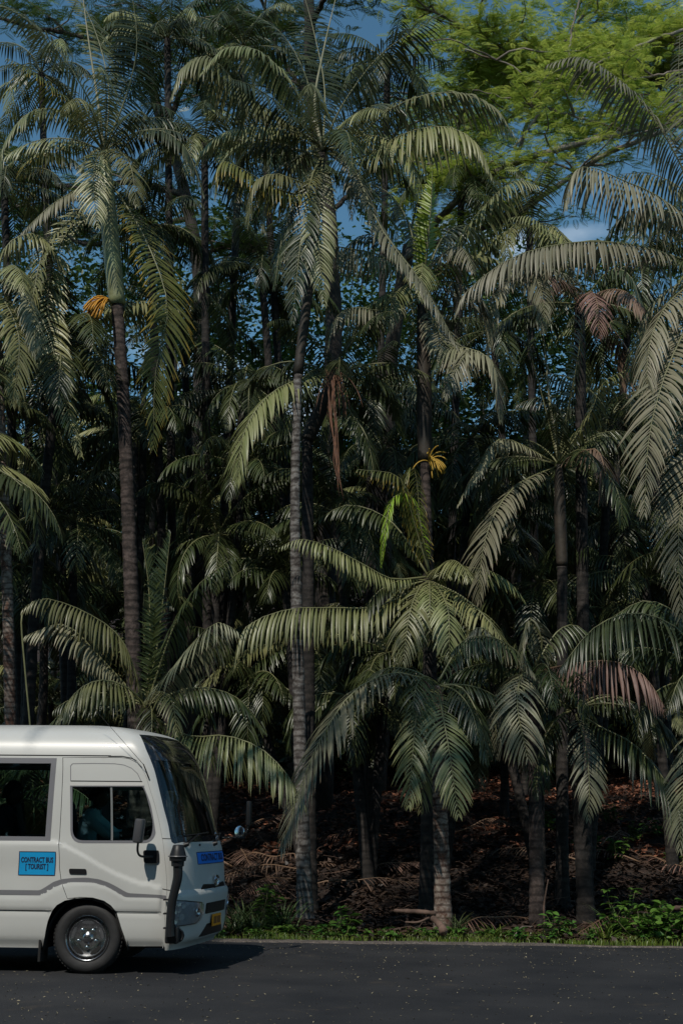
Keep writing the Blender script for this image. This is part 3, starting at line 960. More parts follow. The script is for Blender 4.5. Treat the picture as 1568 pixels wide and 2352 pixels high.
bobj('mirror_mount', sheet(mo, [], spacing=.02, offset=.02, reveal=.022), m_black, mir, True)
fy = 2 * YC - YS + .15
arm = [at(*zpx(1425, 862), 16.3), at(*zpx(1500, 862), fy), at(*zpx(1575, 866), fy + .1)]
stk = [at(*(np.array([573, 1922])), fy + .1), at(572, 1895, fy + .1)]
mf = bobj('wing_mirror', MB().box(at(572, 1868, fy + .1), (.06, .15, .30), bevel=.028), m_black, None, True)
bobj('mirror_arm', MB().tube(arm, .011, 8).tube([arm[-1], at(572, 1895, fy + .1)], .011, 8), m_black, mf, True)
bobj('convex_mirror', MB().lathe(at(548, 1910, fy), (-.5, -.85, .15), [(.001, .0), (.05, -.004), (.072, -.012), (.075, -.02), (.06, -.06), (.001, -.08)], 24), m_chrome, mf, True)

# wheels
def wheel(x, far=False):
    sg_ = 1 if not far else -1
    yo = YS + .075 if not far else 2 * YC - YS - .075
    ax = (0, -1 * sg_, 0)
    c_ = np.array([x, yo, .371])
    w_ = MB().lathe(c_, ax, [(.232, -.02), (.246, .004), (.262, .012), (.30, .020), (.335, .014), (.352, -.004), (.366, -.03), (.3715, -.06), (.3715, -.15), (.366, -.19), (.33, -.21), (.25, -.2)], 56)
    o_ = bobj('wheel', w_, m_rubber, None, True)
    tr = MB()
    for k in range(56):
        a = 2 * math.pi * k / 56
        for yy in (-.045, -.085, -.125):
            tr.box(c_ + np.array([math.cos(a) * .373, -ax[1] * -yy, math.sin(a) * .373]), (.022, .03, .008), rot=[[-math.sin(a), 0, math.cos(a)], [0, 1, 0], [math.cos(a), 0, math.sin(a)]])
    bobj('tread', tr, m_rubber, o_)
    rm = MB().lathe(c_, ax, [(.236, -.03), (.240, -.004), (.236, .008), (.228, .008), (.222, -.01), (.214, -.035), (.205, -.038), (.200, -.02), (.192, -.012), (.180, -.016), (.150, -.03), (.10, -.032), (.062, -.03), (.052, -.012), (.048, .0), (.03, .010), (.001, .013)], 60)
    r_o = bobj('rim', rm, m_steel, o_, True)
    bobj('rim_edge', MB().lathe(c_, ax, [(.238, .002), (.238, .011), (.230, .013), (.226, .004)], 60).lathe(c_, ax, [(.204, -.018), (.200, -.008), (.194, -.008), (.190, -.014)], 60), m_chrome, o_, True)
    for k in range(5):
        a = R(90 + 36 + 72 * k)
        nc = c_ + np.array([math.cos(a) * .098, 0, math.sin(a) * .098])
        bobj('wheel_nut', MB().lathe(nc, ax, [(.026, -.034), (.026, -.022), (.016, -.02), (.016, .002), (.010, .006), (.001, .006)], 12), m_chrome, o_, True)
        a2 = R(90 + 72 * k)
        pts = [c_ + np.array([math.cos(a2 + t_) * r__, ax[1] * h__, math.sin(a2 + t_) * r__]) for t_, r__, h__ in [(-.42, .168, -.012), (-.3, .15, -.013), (0, .142, -.014), (.3, .15, -.013), (.42, .168, -.012), (.3, .180, -.010), (0, .184, -.008), (-.3, .180, -.010)]]
        bobj('hand_hole', MB().add(pts, [tuple(range(8)) if sg_ > 0 else tuple(reversed(range(8)))]), m_liner if k in (2, 3) else m_chrome, o_, False)
    return o_
for far in (False, True):
    wheel(-3.462, far); wheel(rear_arch_c, far)
ff = on_bus([(262, 1640), (305, 1500), (340, 1500), (300, 1640)])
for x in (-3.97,):
    bobj('mud_flap', MB().box((x, YS + .20, .27), (.03, .30, .30), bevel=.01), m_liner)
# arch liners and underside, floor, bulkheads
for cx in (-3.47, rear_arch_c):
    for y0 in (YS + .04, 2 * YC - YS - .40):
        pts = [(cx + .46 * math.cos(a), .25 + .56 * math.sin(a)) for a in np.linspace(0, math.pi, 17)]
        V = [(x, y0, z) for x, z in pts] + [(x, y0 + .36, z) for x, z in pts]
        back = 17 if y0 < YC else 0
        bobj('wheel_arch_liner', MB().add(V, [(i, i + 1, 18 + i, 17 + i) for i in range(16)] + [tuple(back + i for i in range(17))]), m_liner)
und = MB()
for a, b_ in ((-2.98, -2.5), (-6.87, -3.95), (-9.0, -7.83)):
    und.box(((a + b_) / 2, YC, .40), (b_ - a, 1.9, .16))
und.box((-5.7, YC, .55), (6.2, 1.2, .25))
bobj('underbody', und, m_liner)
bobj('axle', MB().tube([(-3.46, YS + .2, .36), (-3.46, 2 * YC - YS - .2, .36)], .05, 8).tube([(rear_arch_c, YS + .2, .36), (rear_arch_c, 2 * YC - YS - .2, .36)], .06, 8), m_liner)
bobj('cabin_floor', MB().box((-5.75, YC, .86), (6.3, 2.0, .05)), m_inside)
bobj('rear_wall', MB().box((rear_x + .03, YC, 1.40), (.04, 1.98, 2.05)), m_white)
bobj('dashboard', MB().box((-2.66, YC, 1.18), (.42, 1.72, .32), bevel=.08), m_inside, smooth=True)
bobj('ceiling_lining', MB().box((-6.1, YC, 2.50), (5.7, 1.66, .03)), plain('lining', (.12, .12, .11), rough=.9))
lw = MB()
for yy in (YS + .05, 2 * YC - YS - .05):
    lw.box((-6.3, yy, 1.10), (5.2, .02, .5))
bobj('side_lining', lw, m_inside)
st = MB()
sc_ = np.array([-2.93, YS + .52, 1.50])
axn = np.array([-.55, 0, .83]); axn /= np.linalg.norm(axn); u1 = np.array([0, 1.0, 0]); u2 = np.cross(axn, u1)
st.tube([sc_ + .205 * (u1 * math.cos(a) + u2 * math.sin(a)) for a in np.linspace(0, 2 * math.pi, 33)], .014, 8, cap=False)
for a in (0, R(120), R(240)):
    st.tube([sc_ + .2 * (u1 * math.cos(a) + u2 * math.sin(a)), sc_ - axn * .03], .012, 6)
st.tube([sc_ - axn * .03, sc_ - axn * .4], .03, 8)
bobj('steering_wheel', st, m_black, smooth=True)

def seat(x, y, h=.62):
    o_ = bobj('seat', MB().box((x, y, 1.12), (.46, .44, .14), bevel=.05), m_seat, None, True)
    th = R(12)
    rot = [[math.cos(th), 0, -math.sin(th)], [0, 1, 0], [math.sin(th), 0, math.cos(th)]]
    bobj('seat_back', MB().box((x - .25, y, 1.18 + h / 2), (.12, .44, h), rot=rot, bevel=.045), m_seat, o_, True)
    bobj('headrest', MB().box((x - .33, y, 1.26 + h), (.09, .26, .17), rot=rot, bevel=.035), m_seat, o_, True)
    bobj('seat_base', MB().box((x, y, .96), (.34, .36, .2)), m_inside, o_)
    return o_
seat(-3.56, YS + .44); seat(-3.42, YS + 1.55)
for k in range(5):
    for y_ in (YS + .34, YS + .80, YS + 1.70):
        seat(-4.55 - k * .85, y_)

# people inside: one skinned body each
m_skin = plain('dark_skin', (.10, .055, .035), rough=.5)
m_teal = plain('pale_teal_shirt', (.34, .56, .58), rough=.85, bump=.3, bscale=18)
m_dkshirt = plain('dark_shirt', (.05, .055, .07), rough=.9)
m_hair = plain('black_hair', (.012, .010, .009), rough=.8, bump=.6, bscale=80)
m_trouser = plain('dark_trousers', (.03, .032, .04), rough=.9)

def skin_body(joints, bones, radii, name, mats, parent_loc, matfun):
    me = bpy.data.meshes.new(name)
    loc = np.array(parent_loc)
    me.from_pydata([tuple(np.array(j) - loc) for j in joints], bones, [])
    o_ = bpy.data.objects.new(name, me); C.objects.link(o_)
    sk = o_.modifiers.new('skin', 'SKIN'); sb = o_.modifiers.new('sub', 'SUBSURF'); sb.levels = 2
    me.skin_vertices or None
    if not me.skin_vertices:
        pass
    lay = me.skin_vertices[0]
    for i, r_ in enumerate(radii):
        lay.data[i].radius = (r_, r_) if not isinstance(r_, tuple) else r_
        lay.data[i].use_root = (i == 0)
    dg = bpy.context.evaluated_depsgraph_get(); dg.update()
    m2 = bpy.data.meshes.new_from_object(o_.evaluated_get(dg))
    bpy.data.objects.remove(o_)
    m2.name = name
    m2.materials.clear()
    for mm_ in mats: m2.materials.append(mm_)
    for p in m2.polygons:
        p.material_index = matfun(np.array(p.center) + loc)
        p.use_smooth = True
    return m2

def sitting_person(base, lean, shirt, label, hands, name='person', look=0.0):
    bx, by, bz = base
    pel = np.array([bx, by, bz])
    ch = pel + [lean * .55, 0, .34]; nk = pel + [lean, 0, .52]; hd = pel + [lean + .07, 0, .66]; tp_ = pel + [lean + .08, 0, .76]
    shl = nk + [-.02, -.19, -.07]; shr = nk + [-.02, .19, -.07]
    hl_, hr_ = np.array(hands[0]), np.array(hands[1])
    ell = (shl + hl_) / 2 + [-.05, -.07, -.12]; elr = (shr + hr_) / 2 + [-.05, .07, -.12]
    hipl = pel + [.03, -.10, -.02]; hipr = pel + [.03, .10, -.02]
    knl = pel + [.45, -.14, .06]; knr = pel + [.45, .14, .06]
    ftl = pel + [.5, -.14, -.28]; ftr = pel + [.5, .14, -.28]
    jl = np.stack([shl, ell, hl_]); 
    J = [pel, pel + [lean * .3, 0, .17], ch, nk, nk + [.02, 0, .06], shl, ell, hl_ * .85 + ell * .15, hl_, shr, elr, hr_ * .85 + elr * .15, hr_, hipl, knl, ftl, hipr, knr, ftr, ftl + [.13, 0, -.02], ftr + [.13, 0, -.02]]
    Bn = [(0, 1), (1, 2), (2, 3), (3, 4), (3, 5), (5, 6), (6, 7), (7, 8), (3, 9), (9, 10), (10, 11), (11, 12), (0, 13), (13, 14), (14, 15), (0, 16), (16, 17), (17, 18), (15, 19), (18, 20)]
    Rr = [(.15, .12), (.14, .115), (.16, .12), (.075, .075), (.055, .055), .07, .05, .034, .034, .07, .05, .034, .034, .09, .07, .045, .09, .07, .045, .04, .04]
    def mf_(c):
        if c[2] < bz + .05: return 2
        if c[2] > nk[2] + .03: return 0
        if np.linalg.norm(c - hl_) < .26 or np.linalg.norm(c - hr_) < .26: return 0
        return 1
    root = empty(name, base, label, 'person')
    me = skin_body(J, Bn, Rr, 'body', [m_skin, shirt, m_trouser], base, mf_)
    link_obj('body', me, root)
    # head with nose, brow, ears, hair
    hd_mb = MB()
    prof_n = 22
    V = []; Fc = []
    for i in range(15):
        t_ = i / 14; a = math.pi * t_
        zz = -math.cos(a) * .125
        rr = math.sin(a) ** .8
        for k in range(prof_n):
            b_ = 2 * math.pi * k / prof_n
            cx, cy = math.cos(b_), math.sin(b_)
            rx = .098 * rr * (1 if cx < 0 else 1 - .18 * (zz < -.02) * abs(zz) * 8)
            x = rx * cx; y = .076 * rr * cy * (1 - .25 * max(0, -zz * 6) * .5)
            if cx > .85 and -.055 < zz < .01: x += .024 * (1 - abs(zz + .025) / .035) * (cx - .85) / .15
            if cx > .8 and -.10 < zz < -.06: x += .008
            if cx > .6 and .01 < zz < .03: x += .004
            V.append((x, y, zz)); 
    for i in range(14):
        for k in range(prof_n):
            j = (k + 1) % prof_n
            Fc.append((i * prof_n + k, i * prof_n + j, (i + 1) * prof_n + j, (i + 1) * prof_n + k))
    V = np.array(V); ca, sa = math.cos(look), math.sin(look)
    V = np.stack([V[:, 0] * ca - V[:, 2] * sa, V[:, 1], V[:, 0] * sa + V[:, 2] * ca], 1) + hd + [0, 0, .03]
    hd_mb.add(V, Fc)
    hd_mb.build('head', m_skin, root, True, base)
    er = MB()
    for s_ in (-1, 1):
        er.box(hd + [-.01, s_ * .078, .02], (.035, .015, .055), bevel=.006)
    er.build('ear', m_skin, root, True, base)
    hm = MB(); V = []; Fc = []
    for i in range(9):
        a = math.pi * .5 * (i / 8)
        for k in range(prof_n):
            b_ = 2 * math.pi * k / prof_n
            V.append((.118 * math.cos(a) * math.cos(b_) - .018, .095 * math.cos(a) * math.sin(b_), .035 + .115 * math.sin(a) - (.085 if math.cos(b_) < .1 else 0.0) * (1 - i / 8) ** 1.5))
    for i in range(8):
        for k in range(prof_n):
            j = (k + 1) % prof_n
            Fc.append((i * prof_n + k, i * prof_n + j, (i + 1) * prof_n + j, (i + 1) * prof_n + k))
    hm.add(np.array(V) + hd + [0, 0, .03], Fc)
    hm.build('hair', m_hair, root, True, base)
    ey = MB()
    for s_ in (-1, 1):
        ey.lathe(hd + [.082, s_ * .032, .045], (1, s_ * .3, 0), [(.011, 0), (.008, .006), (.001, .008)], 10)
    ey.build('eye', plain('eye', (.5, .48, .45), rough=.2), root, True, base)
    fg = MB()
    for h_, s_ in ((hl_, -1), (hr_, 1)):
        for k in range(4):
            b0 = h_ + [.03, (k - 1.5) * .02, .01]; L = (.035, .042, .04, .03)[k]
            fg.tube([b0 - [.03, 0, 0], b0 + [L * .6, 0, .012], b0 + [L, 0, -.008], b0 + [L * .7, 0, -.03]], [.011, .0095, .009, .007], 6)
        fg.tube([h_ + [-.01, s_ * -.03, 0], h_ + [.02, s_ * -.05, .008], h_ + [.045, s_ * -.045, 0]], [.012, .01, .008], 6)
    fg.build('finger', m_skin, root, True, base)
    return root
sitting_person((-3.66, YS + .36, 1.18), .13, m_teal, 'driver in a pale teal shirt leaning forward at the minibus wheel', ((-2.98, YS + .36, 1.47), (-3.00, YS + .66, 1.52)))
sitting_person((-4.50, YS + .36, 1.20), -.02, m_dkshirt, 'passenger in dark clothes sitting by the rear side window of the minibus', ((-4.15, YS + .30, 1.25), (-4.15, YS + .44, 1.25)))

# ---------------------------------------------------------------- leaves and palms
m_frond = leaf_mat('olive_frond', (0.15, 0.17, 0.055), (0.25, 0.25, 0.11), (0.25, 0.19, 0.05), .90)
m_frond_grey = leaf_mat('dusty_grey_frond', (0.15, 0.155, 0.085), (0.25, 0.235, 0.15), (0.22, 0.15, 0.08), .85, rough=.5)
m_frond_green = leaf_mat('deep_green_frond', (0.020, 0.034, 0.010), (0.066, 0.084, 0.027), (0.14, 0.15, 0.03), .9, rough=.38, trans=.15)  # green fronds, darkened further to stand for shade on the back palms
m_frond_yellow = leaf_mat('yellowing_frond', (0.10, 0.125, 0.03), (0.17, 0.165, 0.04), (0.48, 0.30, 0.03), .68)
m_frond_brown = leaf_mat('dry_brown_frond', (0.13, 0.075, 0.05), (0.20, 0.125, 0.085), (0.20, 0.12, 0.07), .8, rough=.6, trans=.05)
m_frond_lime = leaf_mat('new_lime_frond', (0.17, 0.29, 0.02), (0.30, 0.42, 0.045), (0.30, 0.33, 0.03), .8, trans=.3)
m_rib = plain('frond_midrib', (0.17, 0.17, 0.075), rough=.5, noise=.3, nscale=6)
m_rib_brown = plain('dry_midrib', (0.20, 0.12, 0.07), rough=.6, noise=.3, nscale=6)
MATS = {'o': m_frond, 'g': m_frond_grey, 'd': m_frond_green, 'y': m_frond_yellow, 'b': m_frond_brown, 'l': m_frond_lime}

def frond_arrays(path, L, rng, n_pairs=None, droop=1.0, start=.12, width=.052, vshape=.25, ragged=.16, sag0=0.0, nst=5, twist=0.0, toward=None, fwd=14):
    """leaflets (and midrib path) of one pinnate frond along a 3-D path"""
    P0 = spline(path, 60)
    width = width * .86; droop = droop * 2.1
    seg = np.linalg.norm(np.diff(P0, axis=0), axis=1)
    length = seg.sum()
    T = np.gradient(P0, axis=0); T /= np.linalg.norm(T, axis=1)[:, None]
    h = P0[-1] - P0[0]; h = np.array([h[0], h[1], 0.0])
    if toward is not None: h = np.array([toward[0], toward[1], 0.0])
    if np.linalg.norm(h) < 1e-3: h = np.array([0, -1.0, 0])
    h /= np.linalg.norm(h)
    S = np.zeros_like(P0)
    s_ = np.cross(h, [0, 0, 1.0])
    for i in range(60):
        s_ = s_ - T[i] * (s_ @ T[i]); s_ /= np.linalg.norm(s_) + 1e-9
        a = twist * i / 59
        S[i] = s_ * math.cos(a) + np.cross(s_, T[i]) * math.sin(a)
    N = np.cross(S, T)
    if n_pairs is None: n_pairs = int(length * (1 - start) / .060)
    t = np.linspace(start, 0.995, n_pairs)
    sides = np.array([-1.0, 1.0])
    tt = np.repeat(t, 2) + rng.uniform(-.004, .004, n_pairs * 2); sd = np.tile(sides, n_pairs)
    tt = np.clip(tt, start, 0.999)
    idx = np.clip(tt * 59, 0, 58.999); i0 = idx.astype(int); f = (idx - i0)[:, None]
    B = P0[i0] * (1 - f) + P0[i0 + 1] * f
    Tt = T[i0]; St = S[i0]; Nt = N[i0]
    m = len(tt)
    u = (tt - start) / (1 - start)
    ll = L * np.clip(np.sin(np.pi * (u * .80 + .14)) ** .7, 0.12, 1) * (1 - .35 * np.clip(u - .8, 0, 1) / .2)
    ll = ll * rng.uniform(1 - ragged, 1 + ragged * .5, m)
    miss = rng.random(m) < ragged * .35
    ll[miss] *= .35
    fw_ = np.radians(fwd + 40 * u ** 1.8) + rng.normal(0, .05, m)
    d = (St * sd[:, None]) * np.cos(fw_)[:, None] + Tt * np.sin(fw_)[:, None] + Nt * (vshape * (1 - .6 * u) + rng.normal(0, .07, m))[:, None]
    d[:, 2] -= sag0 + .42 * droop * (.55 + .45 * np.clip(u * 3, 0, 1)) * np.clip(1 + Tt[:, 2] * .6, .3, 1)
    d /= np.linalg.norm(d, axis=1)[:, None]
    prof = {5: [.35, 1.0, .95, .62, .03], 4: [.4, 1.0, .75, .03], 3: [.5, 1.0, .03]}[nst]
    st = np.linspace(0, 1, nst)
    pos = B.copy()
    V = np.zeros((m, nst, 3, 3)); tone = np.zeros((m, nst, 3, 3))
    dr = droop * rng.uniform(.8, 1.25, m)
    rnd = np.clip(rng.normal(.5, .25, m), 0, 1)
    step = ll / (nst - 1)
    wv = width * (0.8 + .4 * rng.random(m)) * np.clip(ll / L, .45, 1)
    tw = rng.normal(0, .18, m)
    for k in range(nst):
        wd = Tt - d * np.sum(Tt * d, axis=1)[:, None]
        wd /= np.linalg.norm(wd, axis=1)[:, None] + 1e-9
        nb = np.cross(wd, d)
        wd2 = wd * np.cos(tw)[:, None] + nb * np.sin(tw)[:, None]
        nb2 = np.cross(wd2, d)
        hw = (wv * prof[k] * .5)[:, None]
        up_ = np.where(nb2[:, 2:3] < 0, -1.0, 1.0)
        V[:, k, 0] = pos - wd2 * hw - nb2 * up_ * hw * .30
        V[:, k, 1] = pos + nb2 * up_ * hw * .12
        V[:, k, 2] = pos + wd2 * hw - nb2 * up_ * hw * .30
        tone[:, k, :, 0] = rnd[:, None]
        tone[:, k, :, 1] = st[k]
        tone[:, k, :, 2] = u[:, None]
        pos = pos + d * step[:, None]
        d = d.copy(); d[:, 2] -= (dr * (.30 + .30 * k / nst)) * (1.0) / (nst - 1) * 4 * .42
        d /= np.linalg.norm(d, axis=1)[:, None]
    V = V.reshape(-1, 3); tone = tone.reshape(-1, 3)
    b0 = (np.arange(m) * nst * 3)[:, None]
    q = []
    for k in range(nst - 1):
        for j in range(2):
            q.append(b0 + np.array([[k * 3 + j, k * 3 + j + 1, (k + 1) * 3 + j + 1, (k + 1) * 3 + j]]))
    F_ = np.concatenate(q, 0)
    return V, F_, tone, P0

def rib_mesh(P0, r0, mat):
    P = P0[::5] if len(P0) > 20 else P0
    P = np.vstack([P, P0[-1]])
    mb = MB().tube(P, np.linspace(r0, r0 * .12, len(P)), 6)
    return mesh('midrib', mb.v, mb.f, mat)

def add_frond(root, origin, path, L, kind='o', rng=RNG, **kw):
    V, F_, tone, P0 = frond_arrays(np.array(path) - origin, L, rng, **kw)
    o_ = link_obj('frond', mesh('frond', V, F_, MATS[kind], tone=tone), root)
    r_ = link_obj('midrib', rib_mesh(P0, .022 if kw.get('nst', 5) > 4 else .018, m_rib_brown if kind == 'b' else m_rib), o_)
    return o_

def random_path(base, az, el0, length, bend, rng, n=14):
    P = [np.array(base, float)]
    for k in range(n):
        s_ = (k + .5) / n
        el = el0 - bend * s_ ** 1.25
        a = az + .15 * math.sin(s_ * 2 + az * 3)
        P.append(P[-1] + length / n * np.array([math.cos(el) * math.cos(a), math.cos(el) * math.sin(a), math.sin(el)]))
    return P

def trunk_mat(name, dark, light, rings=1.0, blotch=.5):
    m, n, b = new_mat(name)
    t = n.nodes.new('ShaderNodeTexCoord')
    w = n.nodes.new('ShaderNodeTexWave'); w.wave_type = 'BANDS'; w.bands_direction = 'Z'; w.inputs['Scale'].default_value = 2.3 * rings
    w.inputs['Distortion'].default_value = 3.5; w.inputs['Detail'].default_value = 3; w.inputs['Detail Scale'].default_value = 1.5
    q = n.nodes.new('ShaderNodeTexNoise'); q.inputs['Scale'].default_value = 7; q.inputs['Detail'].default_value = 8; q.inputs['Roughness'].default_value = .7
    n.links.new(t.outputs['Object'], w.inputs['Vector']); n.links.new(t.outputs['Object'], q.inputs['Vector'])
    r = n.nodes.new('ShaderNodeValToRGB')
    r.color_ramp.elements[0].position = .42; r.color_ramp.elements[0].color = hexc(*dark)
    r.color_ramp.elements[1].position = .60; r.color_ramp.elements[1].color = hexc(*light)
    n.links.new(q.outputs['Fac'], r.inputs['Fac'])
    x = n.nodes.new('ShaderNodeMix'); x.data_type = 'RGBA'; x.blend_type = 'MULTIPLY'; x.inputs['Factor'].default_value = .75
    r2 = n.nodes.new('ShaderNodeValToRGB'); r2.color_ramp.elements[0].color = (.22, .17, .14, 1); r2.color_ramp.elements[1].color = (1, 1, 1, 1)
    r2.color_ramp.elements[0].position = .08; r2.color_ramp.elements[1].position = .42
    n.links.new(w.outputs['Fac'], r2.inputs['Fac'])
    n.links.new(r.outputs['Color'], x.inputs['A']); n.links.new(r2.outputs['Color'], x.inputs['B'])
    n.links.new(x.outputs['Result'], b.inputs['Base Color'])
    q5 = n.nodes.new('ShaderNodeTexNoise'); q5.inputs['Scale'].default_value = 3.2; q5.inputs['Detail'].default_value = 9; q5.inputs['Roughness'].default_value = .75
    n.links.new(t.outputs['Object'], q5.inputs['Vector'])
    r5 = n.nodes.new('ShaderNodeMapRange'); r5.inputs['From Min'].default_value = .56; r5.inputs['From Max'].default_value = .64; r5.inputs['To Max'].default_value = blotch
    n.links.new(q5.outputs['Fac'], r5.inputs['Value'])
    m5 = n.nodes.new('ShaderNodeMix'); m5.data_type = 'RGBA'; m5.inputs['B'].default_value = hexc(*[min(c * 1.7 + .01, .6) for c in light])
    n.links.new(x.outputs['Result'], m5.inputs['A']); n.links.new(r5.outputs['Result'], m5.inputs['Factor']); n.links.new(m5.outputs['Result'], b.inputs['Base Color'])
    b.inputs['Roughness'].default_value = .85
    bu = n.nodes.new('ShaderNodeBump'); bu.inputs['Strength'].default_value = .8; bu.inputs['Distance'].default_value = .03
    n.links.new(q.outputs['Fac'], bu.inputs['Height']); n.links.new(bu.outputs['Normal'], b.inputs['Normal'])
    return m
m_trunk = trunk_mat('ringed_brown_trunk', (0.024, 0.016, 0.013), (0.085, 0.062, 0.054))
m_trunk_dark = trunk_mat('shade_dark_trunk', (0.010, 0.008, 0.007), (0.035, 0.028, 0.024))  # trunk colour lowered to stand for the shade inside the wood
m_trunk_grey = trunk_mat('ringed_grey_trunk', (0.055, 0.045, 0.04), (0.22, 0.205, 0.19), 1.2)
m_trunk_red = trunk_mat('reddish_lichen_trunk', (0.10, 0.045, 0.028), (0.30, 0.25, 0.21), 1.4)
m_bark = plain('tree_bark', (0.13, 0.095, 0.075), rough=.9, col2=(.26, .23, .20), nscale=2.5, bump=.8, bscale=14)
m_bark_dark = plain('dark_tree_bark', (0.022, 0.017, 0.014), rough=.9, col2=(.05, .04, .034), nscale=2.5, bump=.8, bscale=14)
m_shaft = plain('green_crownshaft', (0.28, 0.33, 0.17), rough=.4, col2=(.19, .20, .10), nscale=3.0, bump=.15, bscale=10)
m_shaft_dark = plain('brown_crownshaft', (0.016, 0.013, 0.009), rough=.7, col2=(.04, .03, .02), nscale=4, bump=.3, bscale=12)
m_spear = plain('pale_spear_leaf', (0.34, 0.30, 0.20), rough=.55, col2=(.22, .22, .12), nscale=3)
m_flower = plain('orange_flower_strand', (0.62, 0.28, 0.02), rough=.6, col2=(.45, .22, .02), nscale=12)
m_dead = plain('dead_flower_stalk', (0.19, 0.085, 0.045), rough=.8, col2=(.12, .06, .04), nscale=12)

def trunk_obj(root, origin, pts, r0, r1, mat, rng, flare=1.35, name='trunk'):
    """ringed palm stem: thin raised collars where old leaves fell"""
    P = spline(pts, 2) if len(pts) < 2 else spline(pts, max(8, int(np.linalg.norm(np.array(pts[-1]) - np.array(pts[0])) / .045)))
    n = len(P)
    h = np.linspace(0, 1, n)
    hh = h * np.linalg.norm(P[-1] - P[0])
    rad = r0 + (r1 - r0) * h
    rad = rad * (1 + (flare - 1) * np.exp(-hh / .35))
    ring_ = (np.sin(hh / .115 * 2 * math.pi + np.sin(hh * 1.7) * 1.2) > .55) * .045 + rng.normal(0, .012, n)
    rad = rad * (1 + ring_)
    P = P + rng.normal(0, .003, P.shape)
    mb = MB().tube(P - origin, rad, 14)
    return link_obj(name, mesh(name, mb.v, mb.f, mat), root)

def flower(root, origin, base, dirv, size, rng, mat, name='flower_cluster', n=26, strand=.010):
    mb = MB()
    dirv = np.array(dirv, float)
    for k in range(n):
        d = dirv + rng.normal(0, .38, 3); d /= np.linalg.norm(d)
        p = np.array(base, float) - origin; pts = [p]
        for j in range(6):
            d = d + np.array([0, 0, -.34]); d /= np.linalg.norm(d)
            p = p + d * size / 6 * rng.uniform(.8, 1.15)
            pts.append(p)
        mb.tube(pts, np.linspace(strand, strand * 1.2, 7), 4)
    return link_obj(name, mesh(name, mb.v, mb.f, mat), root)

def palm(label, Y, crown, base, rad, tmat, traced=(), nrand=8, rl=2.4, L=.62, shaft=None, spear=None, group=None, seed=0, kinds='oood', el=(-20, 70), trunk_mid=(), dens=1.0, az_range=None, name='palm_tree', bend=(60, 130)):
    rng = np.random.default_rng(100 + seed)
    cb = at(crown[0], crown[1], Y)
    g = np.array([*at(base[0], base[1], Y)[:2], 0.0])
    g[2] = float(ground_z(g[0], g[1])) - .08
    g[1] = Y
    root = empty(name, g, label, 'palm tree', group)
    o = g.copy()
    mids = [at(x, y, Y) for x, y in trunk_mid]
    shaft_len = 0.0
    pts = [g] + mids + [cb]
    if shaft:
        sb = at(shaft[0], shaft[1], Y)
        pts = [g] + mids + [sb]
        P = spline([sb, (sb + cb) / 2 + rng.normal(0, .02, 3), cb], 24)
        hh = np.linspace(0, 1, 24)
        r_ = shaft[2] * (.92 + .35 * np.sin(hh * math.pi * .55 + .25) - .62 * hh ** 2)
        mb = MB().tube(P - o, r_, 14)
        link_obj('crownshaft', mesh('crownshaft', mb.v, mb.f, shaft[3]), root)
    trunk_obj(root, o, pts, rad[0], rad[1], tmat, rng)
    if spear:
        P = spline([at(x, y, Y - .05) for x, y in spear], 14)
        mb = MB().tube(P - o, np.linspace(.036, .006, 14), 6)
        link_obj('spear_leaf', mesh('spear_leaf', mb.v, mb.f, m_spear), root)
    for spec in traced:
        k, Lf, pts_ = spec[:3]
        kw = dict(spec[3]) if len(spec) > 3 else {}
        path = [at(p[0], p[1], Y + (p[2] if len(p) > 2 else 0.0)) for p in pts_]
        add_frond(root, o, path, Lf, k, rng, **kw)
    for k in range(nrand):
        az = 2 * math.pi * (k + rng.uniform(-.3, .3)) / max(nrand, 1) + seed
        if az_range: az = R(rng.uniform(*az_range))
        e0 = R(rng.uniform(*el))
        ln = rl * rng.uniform(.8, 1.15)
        path = random_path(cb, az, e0, ln, R(rng.uniform(*bend)), rng)
        add_frond(root, o, path, L * rng.uniform(.85, 1.1), rng.choice(list(kinds)), rng, nst=4, width=.055, droop=rng.uniform(.9, 1.5), twist=rng.uniform(-.4, .4))
    return root, o, cb, rng

S_ = dict
